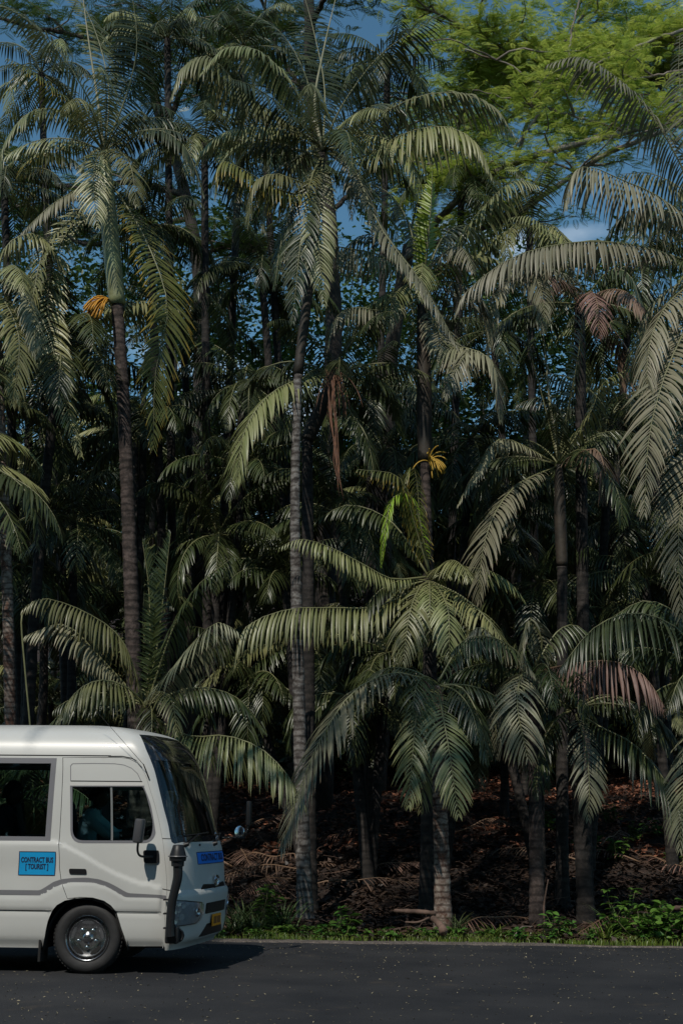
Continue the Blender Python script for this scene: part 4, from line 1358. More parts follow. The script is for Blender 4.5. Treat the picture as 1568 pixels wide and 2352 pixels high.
# --- the tall palm over the bus
r, o, cb, rng = palm('tall palm with pale green crownshaft and orange flower cluster, rising behind the bus roof', 23.0, (240, 350), (322, 2090), (.150, .112), m_trunk,
    traced=[
        ('o', .62, [(238, 345, 0), (160, 262, -.3), (75, 255, -.7), (12, 330, -1.0), (0, 450, -1.1)], S_(droop=1.5)),
        ('o', .60, [(236, 340, 0), (205, 230, -.3), (130, 110, -.5), (40, 30, -.8), (-40, 0, -1.0)], S_(droop=.6)),
        ('d', .66, [(242, 340, 0), (290, 220, -.1), (315, 100, -.3), (300, -40, -.5)], S_(droop=.5)),
        ('o', .60, [(242, 345, 0), (250, 200, .4), (215, 60, .8), (150, -60, 1.)], S_(droop=.6)),
        ('o', .58, [(244, 350, 0), (225, 360, -.5), (215, 420, -.8), (225, 520, -.9)], S_(droop=.8)),
        ('o', .60, [(244, 350, 0), (270, 345, -.5), (300, 380, -.9), (315, 470, -1.0)], S_(droop=.9)),
        ('g', .50, [(238, 380, 0), (185, 430, -.4), (120, 470, -.8), (50, 535, -1.1)], S_(droop=1.4)),
        ('o', .62, [(240, 400, 0), (170, 500, -.5), (106, 562, -.8), (76, 683, -1.0), (42, 850, -1.1), (48, 930, -1.1)], S_(droop=.7)),
        ('o', .60, [(250, 420, 0), (150, 540, -.2), (110, 680, -.6), (137, 872, -.8), (187, 1050, -.8)], S_(droop=.7)),
        ('y', .8, [(255, 420, 0), (330, 540, -.5), (385, 700, -.9), (358, 850, -1.1), (352, 1030, -1.1)], S_(droop=.6)),
        ('d', .60, [(250, 380, 0), (330, 300, -.3), (420, 330, -.5), (470, 450, -.6)], S_(droop=1.3)),
    ], nrand=11, rl=2.5, L=.6, shaft=(270, 700, .15, m_shaft), spear=[(240, 350), (225, 230), (205, 100), (188, -30)], seed=1, kinds='oody', el=(25, 70), trunk_mid=[(310, 1590), (288, 1000)])
flower(r, o, at(252, 690, 22.85), (-.75, -.4, .15), .62, rng, m_flower, n=34, strand=.013)

# --- the palm with the grey trunk left of the middle
r, o, cb, rng = palm('tall palm with banded grey trunk standing just right of the bus nose', 21.5, (742, 345), (702, 2108), (.122, .070), m_trunk_grey,
    traced=[
        ('d', .85, [(742, 335, 0), (790, 235, -.1), (880, 120, -.3), (1015, 32, -.5)], S_(droop=.55, vshape=.25)),
        ('o', .80, [(745, 345, 0), (805, 328, -.3), (905, 245, -.7), (1020, 212, -1.0), (1120, 240, -1.3), (1185, 318, -1.5)], S_(droop=1.0, twist=.3)),
        ('o', .85, [(745, 350, 0), (825, 364, -.4), (925, 308, -.9), (1020, 290, -1.2), (1090, 325, -1.4), (1128, 400, -1.5)], S_(droop=1.6, width=.062)),
        ('o', .80, [(738, 335, 0), (640, 270, -.3), (562, 215, -.6), (486, 132, -.9), (425, 150, -1.1), (392, 225, -1.2)], S_(droop=1.5, width=.06)),
        ('d', .62, [(740, 335, 0), (700, 170, .1), (640, 70, .2), (560, 25, .3)], S_(droop=.7)),
        ('o', .62, [(738, 340, 0), (680, 210, -.4), (600, 120, -.7), (520, 110, -1.0), (460, 170, -1.2)], S_(droop=1.1)),
        ('d', .60, [(742, 335, 0), (745, 200, .5), (720, 70, .8), (690, -40, 1.0)], S_(droop=.5)),
        ('d', .60, [(744, 340, 0), (820, 260, .6), (900, 240, 1.0), (960, 300, 1.3)], S_(droop=.9)),
        ('y', .55, [(735, 380, 0), (690, 445, -.5), (620, 425, -.8), (567, 395, -1.0), (510, 372, -1.2), (494, 455, -1.3)], S_(droop=1.5)),
        ('o', .60, [(738, 380, 0), (700, 420, -.6), (640, 400, -.9), (585, 420, -1.1), (570, 520, -1.2)], S_(droop=1.2)),
        ('g', .50, [(760, 345, 0), (810, 380, -.6), (872, 520, -1.0), (969, 651, -1.2), (1052, 800, -1.3)], S_(droop=1.2, width=.06)),
        ('d', .55, [(738, 360, 0), (712, 420, -.5), (690, 560, -.8), (672, 740, -.9)], S_(droop=.8)),
        ('o', .50, [(742, 360, 0), (735, 440, -.5), (732, 560, -.8), (745, 700, -.8)], S_(droop=.8)),
        ('d', .50, [(738, 370, 0), (690, 440, -.3), (650, 540, -.5), (630, 660, -.6)], S_(droop=.9)),
        ('g', .45, [(758, 350, 0), (800, 370, -.4), (812, 430, -.6), (805, 500, -.6)], S_(droop=1.4, ragged=.4)),
        ('d', .60, [(735, 360, 0), (640, 330, .2), (580, 330, .4), (540, 400, .5)], S_(droop=1.2)),
    ], nrand=13, rl=2.5, L=.62, shaft=(684, 860, .082, m_shaft_dark), spear=[(740, 345), (722, 240), (742, 120), (772, -10)], seed=2, kinds='oooddg', el=(0, 65), trunk_mid=[(690, 1750), (678, 1200)])
# its old drooping skirt
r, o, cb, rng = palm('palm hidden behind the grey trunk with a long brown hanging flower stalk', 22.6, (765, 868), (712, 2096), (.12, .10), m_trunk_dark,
    traced=[
        ('o', .88, [(765, 868, 0), (719, 862, -.6), (623, 903, -1.1), (562, 989, -1.4), (545, 1105, -1.5)], S_(droop=1.0, width=.06)),
        ('d', .62, [(765, 868, 0), (720, 850, -.3), (680, 900, -.6), (660, 1000, -.8)], S_(droop=1.2)),
        ('d', .60, [(765, 868, 0), (840, 860, .3), (900, 900, .6), (930, 1000, .8)], S_(droop=1.3)),
        ('d', .60, [(768, 868, 0), (800, 940, -.3), (840, 1000, -.5), (860, 1090, -.6)], S_(droop=1.2)),
    ], nrand=8, rl=2.1, L=.55, shaft=(705, 1010, .12, m_shaft_dark), seed=3, kinds='dd', el=(10, 70))
flower(r, o, at(765, 850, 21.7), (.1, -.2, -.6), .9, rng, m_dead, 'dead_flower_stalk', 16, .008)
mb = MB()
for k in range(7):
    q_ = [at(750 + 3 * k + rng.uniform(-6, 6), 850, 21.6), at(765 + rng.uniform(-8, 8), 960, 21.6), at(772 + rng.uniform(-7, 7), 1060, 21.6), at(780 + rng.uniform(-7, 9), 1150 - 8 * k, 21.6)]
    mb.tube(spline(q_, 10) - o, np.linspace(.014, .006, 10), 5)
link_obj('dead_flower_stalk', mesh('dead_flower_stalk', mb.v, mb.f, m_dead), r)

# --- the palm with the lime new leaf
r, o, cb, rng = palm('palm with an upright bright lime new leaf and dark trunk, right of the middle', 22.6, (968, 655), (990, 2090), (.12, .085), m_trunk,
    traced=[
        ('l', .34, [(972, 655, -.2), (982, 560, -.5), (990, 460, -.6), (992, 392, -.6)], S_(droop=.35, start=.02, vshape=.8, width=.07, fwd=42)),
        ('l', .30, [(974, 655, -.3), (976, 560, -.4), (984, 470, -.45), (990, 405, -.45)], S_(droop=.2, start=.02, vshape=1.2, width=.07, toward=(1, -1), fwd=46)),
        ('o', .8, [(972, 650, 0), (1041, 605, -.3), (1075, 520, -.5), (1123, 461, -.8), (1180, 415, -1.0), (1232, 425, -1.1)], S_(droop=1.2, width=.055)),
        ('g', .75, [(962, 650, 0), (880, 590, -.4), (794, 570, -.7), (709, 562, -.9), (632, 600, -1.0)], S_(droop=1.7, width=.06)),
        ('g', .55, [(964, 690, 0), (920, 705, -.5), (877, 715, -.8), (805, 706, -1.1), (765, 740, -1.2), (752, 800, -1.2)], S_(droop=1.5, width=.055)),
        ('g', .72, [(972, 690, 0), (1010, 790, -.5), (1075, 800, -.9), (1133, 836, -1.1), (1150, 965, -1.2)], S_(droop=1.0, width=.06)),
        ('g', .65, [(972, 690, 0), (1030, 800, -.7), (1070, 805, -1.1), (1040, 860, -1.4), (1020, 910, -1.5)], S_(droop=1.0, width=.06)),
        ('d', .6, [(966, 650, 0), (900, 560, .4), (830, 540, .7), (770, 600, .8)], S_(droop=1.2)),
        ('d', .6, [(968, 650, 0), (940, 520, .2), (900, 450, .4), (850, 420, .6)], S_(droop=.9)),
        ('d', .6, [(970, 650, 0), (1020, 540, .5), (1080, 520, .9), (1150, 580, 1.1)], S_(droop=1.1)),
    ], nrand=11, rl=2.2, L=.6, shaft=(975, 1060, .125, m_shaft_dark), seed=4, kinds='ooddg', el=(-20, 55), trunk_mid=[(990, 1560)])
flower(r, o, at(985, 1060, 22.4), (.55, -.4, .5), .38, rng, plain('yellow_flower_strand', (.42, .26, .03), rough=.6), n=26, strand=.010)
root_o = o
# --- the middle-height palm behind the lime one
r, o, cb, rng = palm('middle-height palm with thin upright fronds and one greyish pink leaf, right of the lime-leaved palm', 23.2, (1282, 1068), (1290, 2080), (.11, .09), m_trunk_dark,
    traced=[
        ('d', .60, [(1282, 1060, 0), (1300, 960, -.1), (1328, 810, -.2), (1345, 640, -.2)], S_(droop=.5)),
        ('d', .60, [(1280, 1060, 0), (1250, 930, -.1), (1215, 800, -.1), (1195, 680, 0)], S_(droop=.5)),
        ('o', .55, [(1285, 1060, 0), (1353, 951, -.2), (1384, 880, -.4), (1435, 850, -.6)], S_(droop=.9)),
        ('b', .7, [(1284, 1065, 0), (1330, 1040, -.4), (1369, 1033, -.6), (1386, 1075, -.8), (1386, 1150, -.9)], S_(droop=1.2, width=.06)),
        ('g', .8, [(1280, 1070, 0), (1190, 1112, -.5), (1135, 1180, -.9), (1105, 1280, -1.1), (1100, 1385, -1.1)], S_(droop=.8, width=.055)),
        ('g', .45, [(1278, 1066, 0), (1153, 1008, -.3), (1097, 1075, -.6), (1050, 1160, -.7)], S_(droop=1.2)),
        ('d', .58, [(1284, 1060, 0), (1380, 1000, .3), (1440, 1040, .5), (1470, 1130, .6)], S_(droop=1.2)),
    ], nrand=9, rl=2.2, L=.58, shaft=(1290, 1300, .10, m_shaft_dark), spear=[(1282, 1060), (1262, 930), (1250, 800), (1244, 740)], seed=5, kinds='dd', el=(-10, 75))
# --- dark crown behind with pale arching fronds
r, o, cb, rng = palm('palm crown with two pale fronds crossing over a dark middle, near the right edge', 23.8, (1330, 700), (1345, 2080), (.12, .10), m_trunk_dark,
    traced=[
        ('g', .62, [(1330, 700, 0), (1260, 620, -.8), (1184, 615, -1.3), (1135, 690, -1.5), (1122, 810, -1.5)], S_(droop=1.2, width=.058)),
        ('g', .62, [(1330, 700, 0), (1290, 630, -.9), (1225, 612, -1.4), (1245, 680, -1.6), (1250, 760, -1.6)], S_(droop=1.0, width=.055)),
        ('o', .60, [(1332, 700, 0), (1280, 560, -.3), (1220, 500, -.5), (1170, 500, -.6)], S_(droop=1.2)),
        ('d', .60, [(1332, 700, 0), (1400, 620, -.2), (1450, 640, -.4), (1480, 740, -.5)], S_(droop=1.2)),
    ], nrand=10, rl=2.3, L=.6, seed=6, kinds='dddogb', el=(-20, 65))
# --- the large palm at the right edge
r, o, cb, rng = palm('large palm leaning in from the right edge with long grey hanging fronds', 20.8, (1610, 640), (1640, 2110), (.15, .12), m_trunk,
    traced=[
        ('g', .95, [(1612, 560, 0), (1568, 497, -.3), (1500, 445, -.5), (1430, 415, -.7), (1360, 385, -.9), (1318, 395, -1.0), (1296, 470, -1.0)], S_(droop=1.6, width=.062)),
        ('g', .8, [(1612, 520, 0), (1568, 390, -.3), (1482, 246, -.5), (1405, 170, -.7), (1328, 130, -.9), (1256, 148, -1.0)], S_(droop=1.0, width=.055, twist=.4)),
        ('o', .62, [(1615, 540, 0), (1580, 450, .2), (1500, 400, .3), (1420, 400, .3)], S_(droop=1.2)),
        ('g', .80, [(1610, 610, 0), (1482, 569, -.4), (1390, 556, -.7), (1297, 559, -.9), (1174, 592, -1.2), (1072, 668, -1.3), (1045, 720, -1.3)], S_(droop=1.5, width=.062)),
        ('g', .85, [(1615, 640, 0), (1590, 720, -.5), (1530, 850, -.9), (1490, 1000, -1.1), (1478, 1180, -1.2)], S_(droop=.6, width=.06)),
        ('g', .85, [(1622, 660, 0), (1640, 850, -.5), (1590, 1050, -.8), (1558, 1200, -1.0), (1562, 1420, -1.0)], S_(droop=.6, width=.06)),
        ('o', .75, [(1615, 650, 0), (1560, 760, .2), (1520, 880, .3), (1530, 1050, .4)], S_(droop=.8)),
        ('d', .62, [(1615, 560, 0), (1570, 500, .5), (1450, 480, .8), (1380, 560, 1.)], S_(droop=1.2)),
        ('g', .6, [(1630, 600, 0), (1600, 350, -.2), (1560, 200, -.3), (1560, 80, -.3)], S_(droop=.6)),
    ], nrand=8, rl=2.6, L=.7, spear=[(1610, 640), (1550, 700), (1535, 600), (1518, 540)], seed=7, kinds='ogd', el=(-30, 60))
# --- two low palms in the middle
r, o, cb, rng = palm('slender palm whose drooping pale fronds hang above the smaller brown-trunked palm', 22.2, (985, 1335), (975, 2060), (.10, .085), m_trunk_dark,
    traced=[
        ('o', .66, [(984, 1335, 0), (962, 1352, -.4), (940, 1410, -.8), (925, 1520, -.9)], S_(droop=1.0, width=.055)),
        ('o', .60, [(986, 1335, 0), (1008, 1355, -.4), (1030, 1410, -.8), (1030, 1515, -.9)], S_(droop=1.0, width=.055)),
        ('o', .85, [(984, 1335, 0), (870, 1392, -.3), (760, 1396, -.6), (660, 1400, -.9), (565, 1440, -1.1), (538, 1520, -1.2)], S_(droop=1.7, width=.058)),
        ('o', .42, [(982, 1325, 0), (900, 1330, -.3), (840, 1300, -.6), (760, 1258, -.9), (690, 1238, -1.1), (642, 1258, -1.2)], S_(droop=1.6, width=.05)),
        ('o', .65, [(988, 1335, 0), (1060, 1370, -.4), (1125, 1430, -.8), (1175, 1510, -1.0)], S_(droop=.9)),
        ('d', .50, [(988, 1330, 0), (1050, 1300, .2), (1130, 1330, .4), (1180, 1400, .5)], S_(droop=1.2)),
        ('y', .42, [(986, 1320, 0), (945, 1180, -.3), (915, 1095, -.5), (820, 1078, -.8)], S_(droop=1.3)),
        ('l', .35, [(986, 1320, 0), (950, 1150, -.2), (905, 1140, -.4), (885, 1210, -.5), (875, 1300, -.5)], S_(droop=1.0, width=.035)),
        ('y', .35, [(986, 1320, 0), (965, 1200, .1), (955, 1090, -.1), (940, 1075, -.2), (925, 1130, -.3)], S_(droop=1.0, width=.035)),
        ('d', .5, [(984, 1325, 0), (900, 1200, .2), (800, 1160, .3), (720, 1200, .4)], S_(droop=1.1)),
    ], nrand=7, rl=1.8, L=.5, seed=8, kinds='do', el=(-10, 60))
r, o, cb, rng = palm('small palm with lichen-flecked reddish brown trunk lit by the sun at the road edge', 20.6, (1003, 1575), (1018, 2122), (.125, .10), m_trunk_red,
    traced=[
        ('g', .98, [(1002, 1570, 0), (905, 1545, -.4), (810, 1590, -.7), (735, 1700, -1.0), (690, 1810, -1.1), (645, 1950, -1.2)], S_(droop=.8, width=.058)),
        ('o', .56, [(1000, 1580, 0), (965, 1610, -.5), (950, 1700, -.8), (938, 1850, -.9)], S_(droop=.9, width=.058)),
        ('o', .58, [(1004, 1580, 0), (1012, 1620, -.6), (1030, 1720, -1.0), (1052, 1870, -1.1)], S_(droop=.8, width=.06)),
        ('o', .45, [(1000, 1575, 0), (978, 1590, -.3), (950, 1620, -.5), (935, 1680, -.6)], S_(droop=1.0)),
        ('d', .55, [(1006, 1575, 0), (1060, 1580, -.2), (1100, 1650, -.4), (1120, 1750, -.5)], S_(droop=1.1)),
        ('o', .55, [(1002, 1580, 0), (985, 1640, .3), (975, 1740, .4), (965, 1860, .4)], S_(droop=.8)),
        ('d', .5, [(1004, 1570, 0), (1060, 1480, .2), (1120, 1470, .3), (1160, 1540, .4)], S_(droop=1.2)),
    ], nrand=5, rl=1.6, L=.5, seed=9, kinds='dd', el=(-10, 60))
r, o, cb, rng = palm('palm with brown arching frond and fraying dark trunk, second from the right', 21.2, (1222, 1545), (1234, 2128), (.115, .09), m_trunk,
    traced=[
        ('g', .75, [(1218, 1545, 0), (1195, 1555, -.5), (1188, 1630, -.8), (1212, 1740, -.9)], S_(droop=1.0, width=.055)),
        ('g', .5, [(1218, 1545, 0), (1170, 1570, -.2), (1140, 1640, -.4), (1140, 1740, -.5)], S_(droop=1.0)),
        ('b', .80, [(1225, 1545, 0), (1300, 1528, -.5), (1400, 1518, -.9), (1475, 1550, -1.1), (1530, 1630, -1.2)], S_(droop=1.7, width=.055)),
        ('g', .42, [(1222, 1545, 0), (1245, 1480, -.2), (1215, 1420, -.4), (1200, 1500, -.6), (1240, 1570, -.7)], S_(droop=1.2)),
        ('d', .5, [(1222, 1540, 0), (1280, 1450, .2), (1330, 1440, .4), (1380, 1500, .5)], S_(droop=1.2)),
        ('g', .5, [(1220, 1545, 0), (1150, 1480, -.1), (1100, 1440, -.2), (1060, 1480, -.3)], S_(droop=1.2)),
    ], nrand=6, rl=1.7, L=.5, seed=10, kinds='dd', el=(-10, 60))
r, o, cb, rng = palm('palm with shade-darkened trunk and a long dark frond sweeping down to the right', 21.6, (1318, 1630), (1346, 2112), (.13, .105), m_trunk_dark,
    traced=[
        ('d', .85, [(1318, 1630, 0), (1373, 1668, -.3), (1440, 1700, -.6), (1485, 1741, -.8), (1568, 1853, -1.0), (1610, 1950, -1.1)], S_(droop=1.4)),
        ('d', .60, [(1318, 1630, 0), (1400, 1600, .1), (1500, 1640, .3), (1580, 1740, .4)], S_(droop=1.4)),
        ('d', .50, [(1318, 1630, 0), (1280, 1650, -.3), (1240, 1720, -.5), (1230, 1830, -.6)], S_(droop=1.0)),
        ('g', .50, [(1318, 1630, 0), (1340, 1700, -.5), (1352, 1790, -.8), (1350, 1880, -.8)], S_(droop=1.0)),
    ], nrand=6, rl=1.9, L=.5, seed=11, kinds='dd', el=(-10, 60))
r, o, cb, rng = palm('low palm at the right edge with a glossy bright green arched frond', 20.9, (1650, 1590), (1655, 2110), (.12, .10), m_trunk_dark,
    traced=[
        ('d', .95, [(1650, 1580, 0), (1568, 1455, -.3), (1464, 1408, -.6), (1366, 1440, -.9), (1285, 1535, -1.1)], S_(droop=1.3, width=.055)),
        ('d', .60, [(1650, 1590, 0), (1600, 1540, -.6), (1560, 1560, -.9), (1530, 1640, -1.1)], S_(droop=1.3)),
        ('g', .70, [(1650, 1590, 0), (1600, 1680, -.4), (1570, 1800, -.6), (1560, 1950, -.7)], S_(droop=.9)),
        ('d', .6, [(1650, 1580, 0), (1560, 1420, .2), (1480, 1380, .3), (1400, 1420, .4)], S_(droop=1.0)),
    ], nrand=6, rl=2.2, L=.6, seed=12, kinds='dd', el=(-10, 60))
# --- the left side
r, o, cb, rng = palm('short palm directly behind the bus roof with broad arching lit fronds', 20.7, (335, 1620), (345, 2100), (.11, .095), m_trunk,
    traced=[
        ('o', .65, [(333, 1625, 0), (300, 1585, -.4), (240, 1562, -.7), (180, 1585, -.9), (130, 1655, -1.0)], S_(droop=1.3, width=.055)),
        ('o', .60, [(330, 1615, 0), (283, 1475, -.2), (202, 1409, -.5), (101, 1374, -.8), (52, 1400, -.9)], S_(droop=1.5, width=.055)),
        ('g', .65, [(330, 1620, 0), (240, 1520, -.1), (150, 1435, -.2), (60, 1460, -.3)], S_(droop=1.0, width=.055)),
        ('g', .72, [(340, 1618, 0), (390, 1545, -.4), (450, 1470, -.8), (500, 1430, -1.0), (545, 1450, -1.1)], S_(droop=1.3, width=.06)),
        ('d', .52, [(340, 1615, 0), (395, 1450, -.1), (450, 1350, -.3), (535, 1280, -.4)], S_(droop=1.0)),
        ('d', .45, [(336, 1612, .1), (345, 1480, .1), (342, 1350, .1), (328, 1245, .1)], S_(droop=.3, vshape=1.0, width=.065, start=.02, fwd=40)),
        ('d', .45, [(338, 1612, .1), (362, 1480, .1), (378, 1350, .1), (392, 1225, .1)], S_(droop=.3, vshape=1.0, width=.065, start=.02, fwd=40)),
        ('o', .42, [(340, 1625, 0), (365, 1590, -.4), (395, 1610, -.7), (408, 1690, -.8)], S_(droop=1.0)),
        ('o', .85, [(342, 1640, 0), (430, 1690, -.3), (520, 1690, -.6), (600, 1720, -.8), (660, 1780, -1.0), (700, 1850, -1.1)], S_(droop=1.5, width=.058)),
        ('d', .50, [(335, 1620, 0), (220, 1600, .2), (140, 1640, .3), (90, 1700, .4)], S_(droop=1.3)),
        ('d', .50, [(340, 1620, 0), (440, 1580, .3), (540, 1600, .5), (610, 1680, .6)], S_(droop=1.3)),
    ], nrand=4, rl=1.7, L=.5, seed=13, kinds='dd', el=(0, 60))
mb = MB().tube(spline([at(52, 1405, 20.0), at(50, 1440, 20.0), at(60, 1560, 20.0), at(72, 1700, 20.0), at(80, 1900, 20.05)], 20) - o, .014, 6)
link_obj('bare_stalk', mesh('bare_stalk', mb.v, mb.f, m_rib), r)
r, o, cb, rng = palm('thin white-flecked palm trunk at the left edge of the picture', 22.0, (-20, 660), (34, 2100), (.105, .085), m_trunk_red,
    traced=[
        ('o', .6, [(-20, 660, 0), (10, 690, -.6), (45, 780, -.9), (30, 930, -1.0)], S_(droop=.9)),
        ('g', .6, [(-20, 660, 0), (30, 640, -.4), (70, 700, -.7), (85, 820, -.8)], S_(droop=1.2)),
        ('o', .6, [(-20, 660, 0), (20, 560, .1), (90, 540, .2), (150, 620, .3)], S_(droop=1.2)),
    ], nrand=6, rl=2.1, L=.6, shaft=(-4, 860, .12, m_shaft_dark), seed=14, kinds='od', el=(-20, 60), trunk_mid=[(20, 1450), (8, 1100)])

# --- crowns filling the wood between them
fill = [
    (24.6, (655, 1330), (706, 1990), 'shaded crown left of the grey banded trunk at half height', 'dd'),
    (24.8, (1235, 1340), (1238, 1990), 'shaded crown above the fraying trunk', 'dd'),
    (25.4, (330, 1010), (300, 1990), 'dark crown hanging just right of the thick brown trunk', 'dd'),
    (25.4, (880, 1040), (848, 1990), 'dark crown between the hanging brown stalk and the yellow flower cluster', 'dd'),
    (25.0, (1080, 1010), (1020, 1990), 'dark crown right of the yellow flower cluster', 'dd'),
    (25.4, (1400, 960), (1350, 1990), 'dark crown behind the greyish pink leaf', 'dd'),
    (25.0, (560, 1080), (480, 1990), 'dark crown midway between the brown and grey trunks', 'dd'),
    (24.6, (60, 1300), (60, 1990), 'dark crown beside the thin trunk at the left edge', 'dd'),
    (24.2, (890, 1500), (848, 1990), 'dark low crown behind the long drooping fronds left of the reddish trunk', 'dd'),
    (25.2, (1480, 1330), (1545, 1990), 'dark crown above the glossy bright frond at the right', 'dd'),
    (26.5, (385, 90), (440, 1990), 'tall dim palm crown cut by the top of the picture right of the pale spear', 'ddo'),
    (27.5, (95, 170), (130, 1990), 'palm crown behind the fronds at the upper left corner', 'do'),
    (27.0, (560, 110), (585, 1990), 'tall dark palm crown at the top, left of the tallest middle palm', 'ddo'),
    (28.5, (890, 150), (880, 1990), 'dark palm crown behind the long upright middle frond', 'dd'),
    (27.0, (610, 360), (620, 1990), 'dim palm crown left of the tallest middle palm', 'ddo'),
    (28.0, (1060, 400), (1060, 1990), 'dark palm crown behind the bright lime leaf', 'dd'),
    (26.5, (1480, 600), (1500, 1990), 'dark palm crown behind the arching right-hand fronds', 'ddo'),
    (27.5, (1215, 520), (1225, 1990), 'palm crown below the long bare limbs on the right', 'ddo'),
    (25.0, (10, 420), (60, 1990), 'palm crown at the left edge beside the patch of open sky', 'dod'),
    (25.5, (345, 520), (380, 1990), 'dark palm crown just right of the pale crownshaft', 'dd'),  # Y, crown px, base px, label
    (25.5, (470, 330), (460, 1990), 'palm crown filling the gap between the two tallest palms', 'odd'),
    (26.5, (600, 620), (600, 1990), 'dim palm crown below the gap of sky, left of the grey trunk', 'dd'),
    (27.0, (420, 760), (455, 1990), 'dark palm just right of the yellow-tipped hanging frond', 'dd'),
    (25.5, (560, 880), (535, 1990), 'dark palm with mottled trunk showing between the two left trunks', 'dd'),
    (27.5, (850, 900), (850, 1990), 'shaded palm behind the hanging brown stalk', 'dd'),
    (26.0, (130, 850), (180, 1990), 'deep green palm in the shade above the left end of the bus', 'dd'),
    (28.0, (1130, 760), (1130, 1990), 'dark palm behind the greyish fan of fronds, right of the lime leaf', 'dd'),
    (27.0, (1440, 760), (1440, 1990), 'green palm glimpsed behind the right-hand hanging fronds', 'dod'),
    (25.5, (1130, 1180), (1110, 1990), 'shaded palm among the middle trunks on the right', 'dd'),
    (26.0, (1440, 1180), (1440, 1990), 'dim palm behind the long grey fronds on the right', 'dd'),
    (24.5, (770, 1180), (790, 2020), 'shaded palm right behind the grey banded trunk at mid height', 'dd'),
    (25.0, (500, 1230), (500, 1990), 'dark young palm to the right of the thick brown trunk', 'dd'),
    (25.0, (170, 1200), (160, 1990), 'dark young palm left of the thick brown trunk', 'dd'),
    (24.0, (800, 1600), (840, 2030), 'young palm in deep shade behind the drooping middle fronds', 'dd'),
    (25.0, (570, 1560), (600, 1990), 'young palm in deep shade above the bus windscreen', 'dd'),
    (25.0, (1390, 1400), (1400, 1990), 'young palm in deep shade behind the brown arching frond', 'dd'),
    (24.5, (1130, 1560), (1130, 2020), 'young palm in deep shade between the two low middle palms', 'dd'),
]
HID = [60, 160, 300, 400, 480, 706, 848, 1020, 1238, 1350, 1545, 1610]
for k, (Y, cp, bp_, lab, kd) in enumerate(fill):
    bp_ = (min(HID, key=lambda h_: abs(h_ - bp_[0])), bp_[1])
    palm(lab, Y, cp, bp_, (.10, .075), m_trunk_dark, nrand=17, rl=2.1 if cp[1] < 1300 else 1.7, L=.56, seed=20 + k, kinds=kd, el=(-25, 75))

# --- templates for the wood further back, copied with their parts
def proto_palm(h, seed, label, nf=13, rl=2.4):
    rng = np.random.default_rng(seed)
    root = empty('palm_tree', (0, 0, 0), label, 'palm tree', 'palms deeper in the wood')
    o = np.zeros(3)
    trunk_obj(root, o, [np.zeros(3), np.array([.1, 0, h * .5]), np.array([0, .1, h])], .10, .075, m_trunk_dark, rng)
    for k in range(nf):
        az = k * 2.4 + rng.uniform(-.3, .3)
        path = random_path((0, .1, h), az, R(rng.uniform(-25, 75)), rl * rng.uniform(.8, 1.15), R(rng.uniform(60, 130)), rng)
        add_frond(root, o, path, .6, rng.choice(list('ddo')), rng, nst=3, n_pairs=36, width=.062)
    return root
def copy_thing(root, loc, rz, sc_=1.0, label=None):
    c_ = root.copy(); C.objects.link(c_)
    c_.location = loc; c_.rotation_euler = (0, 0, rz); c_.scale = (sc_,) * 3
    if label: c_['label'] = label
    for ch in list(root.children):
        d_ = ch.copy(); C.objects.link(d_); d_.parent = c_
        for g_ in list(ch.children):
            e_ = g_.copy(); C.objects.link(e_); e_.parent = d_
    return c_
lab = 'dim palm standing deeper in the wood behind the front row'
protos = [proto_palm(6.6, 51, lab, 18), proto_palm(9.0, 52, lab, 18), proto_palm(4.2, 53, lab, 17, 2.3), proto_palm(2.2, 54, lab, 15, 2.1)]
rng = np.random.default_rng(5)
spots = []
for k in range(92):
    Y = 25.5 + 17 * (k / 92) + rng.uniform(-1, 1)
    X = rng.uniform(-.34, .30) * Y
    if Y < 33.5 and -5.8 < X < 7.2 and not (rng.random() < .12):
        Y += 8.5
    spots.append((X, Y, k % 4))
spots += [(-9.5, 20.5, 1), (-11.5, 22, 0), (-8.2, 22.0, 1), (-13, 21, 1), (-7.6, 20.2, 0), (7.8, 21.0, 1), (8.6, 23, 0), (9.5, 21.5, 1), (6.9, 23.5, 1), (-6.9, 23.8, 1), (-5.9, 20.3, 3), (7.0, 20.5, 2), (11, 22, 1), (13, 20.8, 0)]
used = set()
for (X, Y, kk) in spots:
    loc = (X, Y, float(ground_z(X, Y)) - .1)
    rz = rng.uniform(0, 6.28); s_ = rng.uniform(.85, 1.2)
    if kk not in used:
        used.add(kk); protos[kk].location = loc; protos[kk].rotation_euler = (0, 0, rz)
    else:
        copy_thing(protos[kk], loc, rz, s_)

# ---------------------------------------------------------------- broadleaf trees
def leaf_cloud(centres, per, spread, size, rng, flat=.5, fold=.2):
    """many small leaf faces scattered round each centre"""
    n = len(centres) * per
    c = np.repeat(np.asarray(centres), per, 0) + rng.normal(0, 1, (n, 3)) * np.array([spread, spread, spread * flat])
    d = rng.normal(0, 1, (n, 3)); d[:, 2] *= .45; d /= np.linalg.norm(d, axis=1)[:, None]
    upv = rng.normal(0, .45, (n, 3)) + [0, 0, 1]
    w = np.cross(d, upv); w /= np.linalg.norm(w, axis=1)[:, None]
    s_ = size * rng.uniform(.6, 1.3, n)[:, None]
    nrm = np.cross(w, d)
    V = np.stack([c, c + d * s_ * .5 + w * s_ * .24 + nrm * s_ * fold * .3, c + d * s_, c + d * s_ * .5 - w * s_ * .24 + nrm * s_ * fold * .3], 1).reshape(-1, 3)
    F_ = np.arange(n * 4).reshape(-1, 4)
    tone = np.zeros((n * 4, 3)); tone[:, 0] = np.repeat(rng.random(n), 4); tone[:, 1] = .2
    return V, F_, tone

